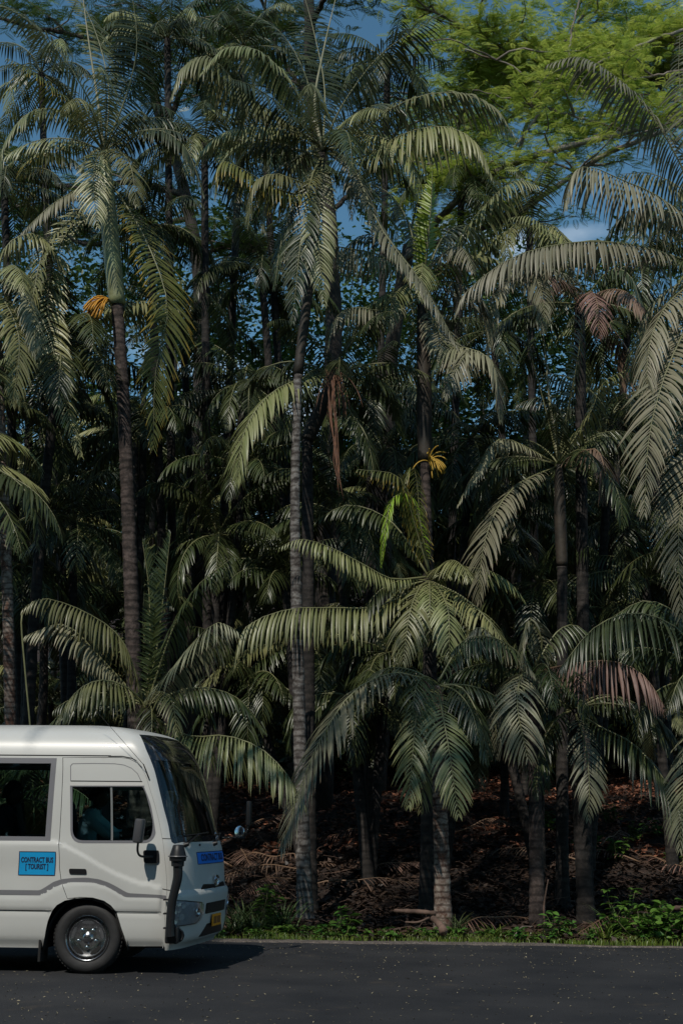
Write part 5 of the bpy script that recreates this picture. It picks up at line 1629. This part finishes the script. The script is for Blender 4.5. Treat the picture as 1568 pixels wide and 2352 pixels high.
def spray_cloud(centres, dirs, rng, length=.5, pairs=9, pl=.095):
    """feathery leaves: a midrib with narrow pinnae on both sides"""
    n = len(centres)
    c = np.asarray(centres); d = np.asarray(dirs, float).copy()
    d /= np.linalg.norm(d, axis=1)[:, None]
    upv = rng.normal(0, .5, (n, 3)) + [0, 0, 1]
    w = np.cross(d, upv); w /= np.linalg.norm(w, axis=1)[:, None]
    up_ = np.cross(w, d)
    Vs = []; tn = []
    rnd = rng.random(n)
    ln = length * rng.uniform(.7, 1.2, n)
    for k in range(pairs):
        t = (k + .8) / pairs
        b_ = c + d * (ln * t)[:, None]; b_[:, 2] -= ln * t * t * .25
        p_ = pl * math.sin(math.pi * (t * .75 + .2))
        for s_ in (-1, 1):
            dd_ = w * s_ * .86 + d * .5
            tip = b_ + dd_ * p_; tip[:, 2] -= p_ * .25
            hw = d * .0125 * (length / .4)
            Vs.append(np.stack([b_ - hw, b_ + dd_ * p_ * .6 - hw * 1.3 , tip, b_ + dd_ * p_ * .5 + hw * 1.3], 1))
            tn.append(rnd)
    V = np.concatenate(Vs, 0).reshape(-1, 3); tn = np.concatenate(tn)
    tone = np.zeros((len(V), 3)); tone[:, 0] = np.repeat(tn, 4); tone[:, 1] = .2
    return V, np.arange(len(V)).reshape(-1, 4), tone

m_feather = leaf_mat('feathery_lime_leaf', (0.20, 0.30, 0.04), (0.42, 0.48, 0.10), (.2, .2, .05), .9, trans=.5)
m_feather_dark = leaf_mat('feathery_green_leaf', (0.05, 0.11, 0.025), (0.11, 0.18, 0.04), (.2, .2, .05), .9, trans=.25)
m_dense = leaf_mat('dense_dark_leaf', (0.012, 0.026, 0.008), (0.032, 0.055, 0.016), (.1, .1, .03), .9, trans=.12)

def limb_tree(label, base, limbs, mat_leaf, seed, spread_n, length=.5, name='feathery_tree', dens=10):
    """trunk and limbs traced as 3-D lines; twigs branch off and carry feathery leaves in flat layers"""
    rng = np.random.default_rng(seed)
    root = empty(name, base, label, 'tree')
    o = np.array(base, float)
    cs, ds = [], []
    twig = MB()
    for li_, (pts, r0, r1, leafy) in enumerate(limbs):
        P = spline(pts, 30)
        mb = MB().tube(P + rng.normal(0, .015, P.shape) - o, np.linspace(r0, r1, 30), 9)
        link_obj('trunk' if li_ == 0 else 'limb', mesh('limb', mb.v, mb.f, m_bark if (li_ > 0 and seed == 61) else m_bark_dark), root)
        if not leafy: continue
        for k in range(int(leafy)):
            i = rng.integers(4, 30)
            p = P[i]
            a = rng.uniform(0, 2 * math.pi)
            L_ = rng.uniform(.8, 2.4)
            q = [p]
            dv = np.array([math.cos(a), math.sin(a) * .8, rng.uniform(.1, .8)])
            for j in range(7):
                dv = dv + rng.normal(0, .22, 3); dv[2] = dv[2] * .75; dv /= np.linalg.norm(dv)
                q.append(q[-1] + dv * L_ / 7)
            q = np.array(q)
            twig.tube(q - o, np.linspace(.035, .008, len(q)), 4, cap=False)
            for j in range(2, len(q)):
                for _ in range(dens):
                    cs.append(q[j] + rng.normal(0, 1, 3) * [.28, .28, .09] + [0, 0, .08])
                    b_ = rng.uniform(0, 2 * math.pi)
                    ds.append((math.cos(b_), math.sin(b_), rng.uniform(-.2, .25)))
    link_obj('twigs', mesh('twigs', twig.v, twig.f, m_bark), root)['kind'] = 'stuff'
    V, F_, tone = spray_cloud(np.array(cs) - o, ds, rng, length)
    link_obj('crown', mesh('crown', V, F_, mat_leaf, tone=tone), root)['kind'] = 'stuff'
    return root, len(cs)

Yt = 31.0
def L3(pts, Y=Yt): return [at(p[0], p[1], Y + (p[2] if len(p) > 2 else 0)) for p in pts]
bx_ = at(860, 1900, Yt + 2)
base = (bx_[0], Yt + 2, float(ground_z(bx_[0], Yt + 2)) - .2)
base_v = np.array(base)
limb_tree('spreading feathery-leaved tree with long bare limbs reaching over the palms at the upper right', base, [
    ([base_v, *L3([(880, 1200, 2), (900, 800, 1.5), (940, 560, 1)])], .30, .17, 0),
    (L3([(930, 600, 0), (1060, 450, -3), (1180, 375, -3.5), (1330, 330, -4), (1450, 300, -4), (1600, 250, -4)]), .10, .055, 22),
    (L3([(940, 580, 0), (1160, 500, -3), (1290, 420, -3.5), (1400, 350, -4), (1600, 270, -4)]), .09, .045, 14),
    (L3([(935, 590, 1), (1020, 400, 2), (1200, 250, 2.5), (1330, 150, 2.5), (1600, 40, 2)]), .10, .05, 34),
    (L3([(1180, 380, 0), (1230, 230, -1), (1310, 140, -2), (1450, 110, -3), (1620, 100, -3.5)]), .05, .03, 34),
    (L3([(1230, 230, -1), (1150, 110, -2), (1060, 60, -2.5), (980, 20, -3)]), .05, .025, 30),
    (L3([(1310, 140, -2), (1330, 50, -2.5), (1400, -40, -3), (1560, -80, -3)]), .04, .02, 30),
    (L3([(1020, 400, 2), (1060, 260, 1), (1100, 190, 0), (1200, 180, -1)]), .06, .03, 26),
    (L3([(1330, 330, -.5), (1420, 200, -1.5), (1500, 190, -2), (1620, 190, -2)]), .05, .03, 24),
    (L3([(1620, 50, -4), (1450, 112, -4), (1310, 172, -4), (1240, 192, -4), (1170, 150, -4), (1060, 112, -4)]), .045, .016, 3),
    (L3([(1305, 172, -4), (1312, 80, -4), (1335, -30, -4)]), .03, .018, 2),
    (L3([(1240, 190, -4), (1235, 260, -3.9), (1180, 340, -3.7)]), .04, .03, 2),
    (L3([(1620, 150, -4), (1480, 178, -4), (1370, 205, -4), (1300, 190, -4)]), .035, .016, 3),
    (L3([(1440, 302, -4), (1330, 270, -4), (1200, 235, -4), (1085, 205, -4)]), .035, .014, 3),
    (L3([(1610, 205, -4), (1500, 245, -4), (1400, 250, -4)]), .03, .014, 3),
], m_feather, 61, 0, .29, dens=13)
bx_ = at(735, 1900, 30.0)
base = (bx_[0], 30.0, float(ground_z(bx_[0], 30)) - .2); base_v = np.array(base)
limb_tree('tall dark feathery-leaved tree with thick trunk rising behind the middle palms', base, [
    ([base_v, *L3([(752, 1200), (765, 700), (745, 420), (715, 200), (712, 30), (700, -120)], 30)], .30, .13, 0),
    (L3([(712, 60, 0), (760, -20, -1), (830, -60, -2)], 30), .08, .04, 10),
    (L3([(720, 240, 0), (640, 120, 1), (590, -40, 1)], 30), .08, .04, 20),
    (L3([(745, 420, 0), (640, 330, 1), (560, 200, 1), (420, 90, 1), (340, 60, 1)], 30), .09, .04, 30),
    (L3([(750, 500, 0), (860, 380, 1), (930, 260, 1), (960, 100, 1)], 30), .07, .03, 8),
], m_feather_dark, 62, 0, .4, dens=8)
bx_ = at(430, 1900, 33.0)
base = (bx_[0], 33.0, float(ground_z(bx_[0], 33)) - .2); base_v = np.array(base)
limb_tree('dark feathery-leaved tree behind the tall left palm', base, [
    ([base_v, *L3([(450, 1200), (460, 700), (420, 420), (360, 250), (330, 60)], 33)], .28, .12, 0),
    (L3([(430, 450, 0), (300, 420, 0), (150, 430, 0), (40, 400, 0), (-60, 330, 0)], 33), .10, .04, 20),
    (L3([(380, 300, 0), (440, 170, 0), (560, 60, 0), (640, 20, 0)], 33), .09, .04, 26),
    (L3([(350, 180, 0), (200, 90, 0), (60, 60, 0), (-60, 20, 0)], 33), .09, .04, 16),
    (L3([(440, 500, 0), (200, 560, 0), (60, 470, 0), (-40, 540, 0)], 33), .08, .04, 22),
    (L3([(440, 600, 0), (560, 560, 0), (640, 640, 0)], 33), .07, .03, 16),
], m_feather_dark, 63, 0, .4, dens=8)

base_v = np.array([-11.0, 5.0, 0.0])  # out of view, added to throw dappled shade on verge and low fronds
def W(*p): return [np.array(q, float) for q in p]
limb_tree('unseen feathery-leaved tree added on the near side to shade the verge and low fronds', tuple(base_v), [
    (W((-11, 5, 0), (-10.8, 5.2, 5), (-10.2, 5.8, 10), (-9.4, 6.4, 13)), .34, .18, 0),
    (W((-9.6, 6.2, 12.4), (-7.5, 8.5, 14.5), (-5, 10.5, 15.5), (-2.5, 11.5, 16)), .13, .05, 15),
    (W((-9.4, 6.4, 13), (-6, 8, 15.5), (-2, 8.8, 16.5), (1.5, 9.2, 16.5)), .13, .05, 13),
    (W((-10.2, 5.8, 11), (-9.5, 8.5, 13.5), (-8.5, 11, 14.5)), .10, .04, 10),
    (W((-7.5, 8.5, 14.5), (-4, 9.5, 16.5), (0, 11, 17)), .07, .03, 10),
], m_feather_dark, 64, 0, .5, dens=6)

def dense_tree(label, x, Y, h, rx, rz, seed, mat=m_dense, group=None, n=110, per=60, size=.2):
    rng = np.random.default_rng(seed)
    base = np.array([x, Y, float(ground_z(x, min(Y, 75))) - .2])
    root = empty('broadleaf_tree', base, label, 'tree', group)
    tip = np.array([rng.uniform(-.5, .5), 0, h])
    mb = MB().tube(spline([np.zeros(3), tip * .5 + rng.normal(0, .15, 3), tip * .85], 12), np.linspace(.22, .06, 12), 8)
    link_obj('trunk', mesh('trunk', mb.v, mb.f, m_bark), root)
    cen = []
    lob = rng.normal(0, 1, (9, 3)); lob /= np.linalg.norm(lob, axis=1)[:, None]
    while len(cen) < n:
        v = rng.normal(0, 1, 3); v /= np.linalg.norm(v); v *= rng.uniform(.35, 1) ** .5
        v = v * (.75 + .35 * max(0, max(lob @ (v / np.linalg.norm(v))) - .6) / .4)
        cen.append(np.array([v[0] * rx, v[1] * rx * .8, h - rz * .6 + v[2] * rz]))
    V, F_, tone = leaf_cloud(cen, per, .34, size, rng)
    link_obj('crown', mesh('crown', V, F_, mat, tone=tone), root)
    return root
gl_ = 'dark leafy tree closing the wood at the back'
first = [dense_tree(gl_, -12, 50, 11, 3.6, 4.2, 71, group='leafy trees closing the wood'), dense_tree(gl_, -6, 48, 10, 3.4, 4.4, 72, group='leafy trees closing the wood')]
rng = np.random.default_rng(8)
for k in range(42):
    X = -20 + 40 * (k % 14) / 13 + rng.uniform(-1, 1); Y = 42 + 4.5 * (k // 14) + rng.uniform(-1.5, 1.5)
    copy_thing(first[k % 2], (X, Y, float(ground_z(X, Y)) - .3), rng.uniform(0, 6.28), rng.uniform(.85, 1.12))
for k in range(22):  # rows behind the camera, added to cut the sky fill
    X = -36 + 46 * (k % 11) / 10 + rng.uniform(-2, 2); Y = -9.5 - 6 * (k // 11) + rng.uniform(-1.5, 1.5)
    copy_thing(first[k % 2], (X, Y, -.3), rng.uniform(0, 6.28), rng.uniform(1.6, 1.85), 'unseen leafy tree added on the near side to block sky light')['group'] = 'unseen trees added to block sky light'
hi = [dense_tree('tall loose-leaved tree showing sky between its leaves behind the palms', -7, 37, 16.5, 4.6, 6.0, 81, mat=m_feather_dark, group='tall loose-leaved trees behind the palms', n=150, per=46, size=.24),
      dense_tree('tall loose-leaved tree showing sky between its leaves behind the palms', -1.5, 39, 15.5, 4.4, 5.6, 82, mat=m_feather_dark, group='tall loose-leaved trees behind the palms', n=140, per=46, size=.24)]
rng = np.random.default_rng(83)
for k, X in enumerate([-14.5, -11, -8.5, -4.5, 1.2, 3.8, 6.6, 9.4, 12.5, -3, 2.5, 8]):
    Y = 38.5 + rng.uniform(-1.5, 1.5) + (3 if k > 8 else 0)
    copy_thing(hi[k % 2], (X, Y, float(ground_z(X, Y)) - .3), rng.uniform(0, 6.28), rng.uniform(.8, 1.0) if X > 2 else rng.uniform(.9, 1.08))
# shrubs under the wood
sh = dense_tree('dark shrub growing under the palms', -3, 33, 2.6, 1.9, 1.6, 73, group='dark shrubs under the palms', n=40, per=60, size=.2)
sh['category'] = 'shrub'; sh.name = 'shrub'
for k in range(26):
    Y = 35 + 10 * (k / 26); X = rng.uniform(-.33, .3) * Y
    copy_thing(sh, (X, Y, float(ground_z(X, Y)) - .2), rng.uniform(0, 6.28), rng.uniform(.7, 1.5))

# ---------------------------------------------------------------- verge: grass, herbs, litter
m_grass = leaf_mat('verge_grass', (0.07, 0.13, 0.015), (0.16, 0.20, 0.03), (.25, .22, .06), .7, trans=.25)
m_herb = leaf_mat('broad_herb_leaf', (0.035, 0.11, 0.02), (0.09, 0.19, 0.03), (.12, .16, .03), .85, rough=.35, trans=.2)
m_litterleaf = leaf_mat('fallen_leaf', (0.06, 0.026, 0.014), (0.42, 0.18, 0.085), (.2, .1, .05), .9, rough=.7, trans=.05)  # lighter leaf colour stands for the sun patches on the slope
m_fleck = leaf_mat('petal_fleck', (0.10, 0.08, 0.045), (0.30, 0.25, 0.16), (.3, .2, .1), .99, rough=.8, trans=0)

def blades(n, xr, yr, h, w, rng, lean=.5, dens=None):
    x = rng.uniform(*xr, n); y = rng.uniform(*yr, n)
    if dens is not None:
        k = rng.random(n) < dens(x, y); x, y = x[k], y[k]; n = len(x)
    z = ground_z(x, y)
    hh = h * rng.uniform(.4, 1.2, n) * (.55 + 1.0 * np.clip(noise2(x * 1.7, y * 2.2, 9) * .6 + .5, 0, 1.4))
    a = rng.uniform(0, 2 * math.pi, n)
    ln = rng.uniform(.1, lean * 1.6, n)
    dx, dy = np.cos(a) * ln * hh, np.sin(a) * ln * hh
    b_ = rng.uniform(0, math.pi, n); wx_, wy_ = np.cos(b_) * w / 2, np.sin(b_) * w / 2
    V = np.zeros((n, 5, 3))
    V[:, 0] = np.stack([x - wx_, y - wy_, z - .02], 1); V[:, 1] = np.stack([x + wx_, y + wy_, z - .02], 1)
    V[:, 2] = np.stack([x + dx * .35 + wx_ * .8, y + dy * .35 + wy_ * .8, z + hh * .6], 1)
    V[:, 3] = np.stack([x + dx * .35 - wx_ * .8, y + dy * .35 - wy_ * .8, z + hh * .6], 1)
    V[:, 4] = np.stack([x + dx, y + dy, z + hh * .9], 1)
    k = (np.arange(n) * 5)[:, None]
    tris = np.concatenate([k + [[0, 1, 2]], k + [[0, 2, 3]], k + [[3, 2, 4]]], 0)
    tone = np.zeros((n * 5, 3)); tone[:, 0] = np.repeat(rng.random(n), 5); tone[:, 1] = np.tile([0, 0, .5, .5, 1], n)
    return V.reshape(-1, 3), tris, tone
rng = np.random.default_rng(21)
def gd(x, y):
    d = .5 + .5 * noise2(x * 2.1, y * 3, 3)
    return np.clip(d, .05, 1) * (1 - smoothstep(19.9, 20.8, y))
V, T_, tone = blades(42000, (-7, 8), (19.05, 20.8), .075, .012, rng, dens=gd)
tag(link_obj('grass', mesh('grass', V, T_, m_grass, tone=tone)), 'short bright green grass and weeds along the road edge', 'grass', kind='stuff')

# small leaves lying on the ground
def flat_leaves(n, xr, yr, size, rng, zoff=.01, tilt=.35, dens=None, zf=ground_z):
    x = rng.uniform(*xr, n); y = rng.uniform(yr[0] ** 1, yr[1], n)
    if dens is not None:
        k = rng.random(n) < dens(x, y); x, y = x[k], y[k]; n = len(x)
    c = np.stack([x, y, zf(x, y) + zoff + rng.uniform(0, .03, n) * (tilt > .2)], 1)
    a = rng.uniform(0, 2 * math.pi, n)
    d = np.stack([np.cos(a), np.sin(a), rng.normal(0, tilt, n)], 1); d /= np.linalg.norm(d, axis=1)[:, None]
    u = rng.normal(0, tilt, (n, 3)) + [0, 0, 1]
    w = np.cross(d, u); w /= np.linalg.norm(w, axis=1)[:, None]
    nr = np.cross(w, d)
    s_ = (size * rng.uniform(.5, 1.4, n))[:, None]
    V = np.stack([c - d * s_ * .5, c - w * s_ * .2 + nr * s_ * .12, c + d * s_ * .5, c + w * s_ * .2 + nr * s_ * .12], 1)
    tone = np.zeros((n * 4, 3)); tone[:, 0] = np.repeat(rng.random(n), 4); tone[:, 1] = .3
    return V.reshape(-1, 3), np.arange(n * 4).reshape(-1, 4), tone
m_shadeleaf = leaf_mat('shade_dark_fallen_leaf', (0.010, 0.006, 0.004), (0.065, 0.032, 0.019), (.1, .05, .03), .9, rough=.6, trans=0)  # leaf colour darkened to stand for the shade near the road
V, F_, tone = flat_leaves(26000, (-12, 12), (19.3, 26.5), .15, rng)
tag(link_obj('leaf_litter', mesh('leaf_litter', V, F_, m_shadeleaf, tone=tone)), 'fallen leaves behind the roadside grass, coloured dark as if in shade', 'leaf litter', kind='stuff')
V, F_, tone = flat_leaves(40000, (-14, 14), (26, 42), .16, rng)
tag(link_obj('leaf_litter', mesh('leaf_litter', V, F_, m_litterleaf, tone=tone)), 'reddish brown leaves coloured lighter as if sunlit, covering the slope under the palms', 'leaf litter', kind='stuff')
fl = lambda x, y: .25 + .75 * smoothstep(15.5, 18.6, y) * (.5 + .5 * noise2(x * 2, y * 4, 2))
V, F_, tone = flat_leaves(9000, (-5, 6), (11, 18.85), .028, rng, zoff=.005, tilt=.2, dens=fl, zf=lambda x, y: x * 0)
tag(link_obj('road_debris', mesh('road_debris', V, F_, m_fleck, tone=tone)), 'tiny pale petals and grit scattered over the asphalt', 'petals', kind='stuff')
for (px, py) in [(1068, 2268), (640, 2185), (820, 2290)]:
    g_ = at(px, py, 15); 
# low herbs in the grass
def herb_plant(label, p, h, n_stem, leaf, rng, mat=m_herb, group=None, name='broadleaf_plant', spread=.5, cat='plant', aspect=.42, stemmat=None):
    p = np.array(p, float); root = empty(name, p, label, cat, group)
    sm = MB(); Vs = []; Fs = []; Ts = []; k0 = 0
    for i in range(n_stem):
        a = rng.uniform(0, 2 * math.pi); r_ = rng.uniform(0, spread)
        b_ = np.array([math.cos(a) * r_ * .4, math.sin(a) * r_ * .4, 0]); t_ = np.array([math.cos(a) * r_, math.sin(a) * r_, h * rng.uniform(.55, 1.05)])
        P = spline([b_, (b_ + t_) / 2 + rng.normal(0, .03, 3), t_], 8)
        sm.tube(P, np.linspace(.008, .003, 8), 4, cap=False)
        for j in range(2, 8):
            for s_ in range(2 if j < 7 else 4):
                aa = rng.uniform(0, 2 * math.pi)
                d = np.array([math.cos(aa), math.sin(aa), rng.uniform(-.15, .55)]); d /= np.linalg.norm(d)
                u = np.array([0, 0, 1.0]) + rng.normal(0, .25, 3)
                w = np.cross(d, u); w /= np.linalg.norm(w); nn_ = np.cross(w, d)
                L_ = leaf * rng.uniform(.6, 1.2)
                prof = [(0, .04), (.2, .55), (.45, 1.0), (.72, .8), (1, .02)]
                vv = []
                for (q, ww) in prof:
                    cpt = P[j] + d * L_ * q - np.array([0, 0, 1]) * L_ * q * q * .25
                    hw = L_ * aspect / 2 * ww
                    vv += [cpt - w * hw + nn_ * hw * .35, cpt, cpt + w * hw + nn_ * hw * .35]
                Vs += vv
                for q in range(4):
                    for c_ in range(2):
                        Fs.append((k0 + q * 3 + c_, k0 + q * 3 + c_ + 1, k0 + (q + 1) * 3 + c_ + 1, k0 + (q + 1) * 3 + c_))
                rr = rng.random()
                Ts += [(rr, q, 0) for q, _ in prof for c_ in range(3)]
                k0 += 15
    link_obj('stem', mesh('stem', sm.v, sm.f, m_rib), root)
    link_obj('foliage', mesh('foliage', np.array(Vs), np.array(Fs), mat, tone=np.array(Ts)), root)
    return root
def grass_clump(label, p, h, n, rng, mat=m_grass, w=.02, group=None):
    p = np.array(p, float); root = empty('grass_clump', p, label, 'grass clump', group)
    Vs = []; Fs = []; Ts = []; k0 = 0
    for i in range(n):
        a = rng.uniform(0, 2 * math.pi); d = np.array([math.cos(a), math.sin(a), rng.uniform(.8, 2.6)]); d /= np.linalg.norm(d)
        q_ = rng.normal(0, .05, 3); q_[2] = 0
        side = np.cross(d, [0, 0, 1.0]); side /= np.linalg.norm(side)
        L_ = h * rng.uniform(.6, 1.25); rr = rng.random()
        for k in range(6):
            ww = w * (1 - (k / 5) ** 2 * .95) * .5
            Vs += [q_ - side * ww, q_ + side * ww]; Ts += [(rr, k / 5, 0)] * 2
            q_ = q_ + d * L_ / 5; d = d + np.array([0, 0, -.28]); d /= np.linalg.norm(d)
        for k in range(5): Fs.append((k0 + 2 * k, k0 + 2 * k + 1, k0 + 2 * k + 3, k0 + 2 * k + 2))
        k0 += 12
    link_obj('blades', mesh('blades', np.array(Vs), np.array(Fs), mat, tone=np.array(Ts)), root)
    return root
def gp(px, Y):
    p = at(px, 2100, Y); return (p[0], Y, float(ground_z(p[0], Y)) - .02)
rng = np.random.default_rng(31)
m_strap = leaf_mat('dark_strap_leaf', (0.035, 0.075, 0.02), (0.10, 0.14, 0.05), (.2, .17, .06), .8, trans=.15)
herb_plant('leafy bush with pale rounded leaves growing beside the bus nose', gp(612, 20.1), .78, 7, .17, rng, spread=.28)
for k, (px, Y) in enumerate([(540, 19.9), (565, 20.3), (585, 19.8), (628, 20.2), (548, 20.5), (655, 20.5)]):
    grass_clump('arching dark strap-leaf clump between the bus nose and the grey trunk', gp(px, Y), .62, 46, rng, m_strap, .024, 'strap-leaf clumps by the bus nose')
herb_plant('small bright green rosette plant in front of the grey palm trunk', gp(648, 19.5), .16, 5, .17, rng, spread=.12)
herb_plant('short sprig of bright leaves right of the grey trunk', gp(738, 19.6), .30, 2, .13, rng, spread=.08)
herb_plant('sunlit young plant with upright leaves midway between the grey and reddish trunks', gp(795, 19.6), .36, 4, .17, rng, spread=.16)
herb_plant('large round-leaved sprig above the sunlit young plant', gp(782, 20.0), .42, 2, .17, rng, spread=.1)
grass_clump('dark fountain of grass at the foot of the reddish palm trunk', gp(1052, 20.0), .42, 90, rng, m_strap, .018)
grass_clump('thin pale grass tuft left of the fraying trunk', gp(1130, 19.7), .38, 24, rng, m_grass, .022)
grass_clump('spiky grass tuft left of the big green bush', gp(1390, 19.7), .42, 30, rng, m_grass, .02)
grass_clump('tall dark grass behind the big green bush', gp(1412, 20.4), .60, 60, rng, m_strap, .018)
herb_plant('small leafy weed between the fraying trunk and the shade-darkened trunk', gp(1275, 20.1), .34, 6, .13, rng, spread=.25)
herb_plant('little lime weed at the road edge below the fraying trunk', gp(1192, 19.4), .20, 4, .12, rng, spread=.12)
herb_plant('big rounded green bush at the right side of the verge', gp(1490, 19.9), .50, 22, .17, rng, spread=.62, aspect=.62)
herb_plant('taller sprig rising at the left of the big green bush', gp(1425, 20.2), .66, 6, .15, rng, spread=.28, aspect=.5)
herb_plant('dark leafy bush cut off by the right edge of the picture', gp(1580, 20.0), .55, 14, .17, rng, spread=.5, aspect=.6)
for k in range(90):
    X = rng.uniform(-3.2, 5.4); Y = rng.uniform(19.25, 20.3)
    herb_plant('small green weed in the roadside grass', (X, Y, float(ground_z(X, Y)) - .02), rng.uniform(.06, .16), 3, rng.uniform(.06, .11), rng, group='small weeds in the roadside grass', name='weed', spread=.1, cat='weed', aspect=.55)
for k in range(16):
    X = rng.uniform(2.3, 6.6); Y = rng.uniform(25.5, 30)
    herb_plant('green seedling on the sunlit litter at the right', (X, Y, float(ground_z(X, Y)) - .02), .35, 5, .15, rng, group='seedlings on the lit slope', name='seedling', spread=.3, aspect=.5)

for k in range(22):  # behind the camera, added to keep bright low sky out of the bus glass
    copy_thing(sh, (-36 + 2.1 * k + rng.uniform(-.5, .5), -6.5 + rng.uniform(-1, 1), -.2), rng.uniform(0, 6.28), rng.uniform(2.2, 3.0), 'unseen tall shrub added on the near side to block low sky light')['group'] = 'unseen shrubs added to block low sky light'
# stump, fallen log, dead fronds and twigs
m_log = plain('weathered_log', (0.16, 0.10, 0.075), rough=.85, col2=(.07, .042, .03), nscale=5, bump=.6, bscale=20)
m_stone = plain('pale_stump', (0.22, 0.18, 0.15), rough=.9, col2=(.10, .08, .065), nscale=6, bump=.6, bscale=16)
def log(label, a, b_, r0, r1, mat, rng, name='fallen_log', cat='log'):
    a, b_ = np.array(a), np.array(b_)
    root = tag(link_obj(name, None), label, cat)
    bpy.data.objects.remove(root)
    mb = MB().tube(spline([a, (a + b_) / 2 + rng.normal(0, .03, 3), b_], 16) - a, np.linspace(r0, r1, 16) * rng.uniform(.85, 1.15, 16), 9)
    o_ = link_obj(name, mesh(name, mb.v, mb.f, mat), None, tuple(a))
    return tag(o_, label, cat)
log('pale pinkish fallen branch lying left of the reddish palm trunk', at(905, 2092, 19.9), at(1000, 2098, 19.8), .03, .035, m_log, rng)
log('thin fallen stick below the pinkish branch', at(930, 2118, 19.6), at(985, 2108, 19.7), .012, .018, m_log, rng, 'stick', 'stick')
log('pale weathered stump end at the road edge under the reddish palm', at(992, 2108, 19.5), at(1018, 2140, 19.2), .04, .06, m_log, rng, 'stump', 'stump')
log('pinkish log end lying in the shade at the right edge', at(1520, 2092, 20.8), at(1600, 2098, 20.6), .035, .04, m_log, rng)
log('pale stick leaning out of the grass below the fraying trunk', at(1180, 2150, 19.3), at(1222, 2128, 19.5), .008, .006, m_stone, rng, 'stick', 'stick')
log('bare stick standing by the foot of the fraying trunk', at(1250, 2130, 20.9), at(1258, 2020, 20.9), .018, .012, m_log, rng, 'stick', 'stick')
MATS_b = m_frond_brown
for k in range(26):
    X = rng.uniform(-4, 6.5); Y = rng.uniform(20.4, 29)
    g_ = np.array([X, Y, float(ground_z(X, Y)) + .03])
    root = empty('fallen_frond', g_, 'dry brown palm frond lying on the shaded slope', 'fallen frond', 'fallen fronds under the palms')
    a = rng.uniform(0, 2 * math.pi); ln = rng.uniform(1.2, 2.2)
    path = []
    for s_ in np.linspace(0, 1, 6):
        x, y = X + math.cos(a + s_ * .3) * ln * s_, Y + math.sin(a + s_ * .3) * ln * s_
        path.append(np.array([x, y, float(ground_z(x, y)) + .05 + .22 * math.sin(s_ * math.pi) * rng.uniform(.5, 1)]))
    add_frond(root, g_, path, .40, 'b', rng, nst=3, n_pairs=26, droop=.5, width=.03, vshape=.1, ragged=.5)
# dry twigs on the ground
tw = MB()
for k in range(420):
    X = rng.uniform(-4, 6.5); Y = rng.uniform(19.9, 26); z0 = float(ground_z(X, Y)) + .02
    a = rng.uniform(0, 2 * math.pi); ln = rng.uniform(.2, .8)
    p_ = [np.array([X, Y, z0])]
    for j in range(3):
        a += rng.normal(0, .3); p_.append(p_[-1] + np.array([math.cos(a) * ln / 3, math.sin(a) * ln / 3, rng.normal(.03, .05)]))
    tw.tube(p_, [.007, .006, .005, .003], 4, cap=False)
tag(link_obj('twig_litter', mesh('twig_litter', tw.v, tw.f, m_log)), 'dry twigs strewn over the dark ground', 'twigs', kind='stuff')
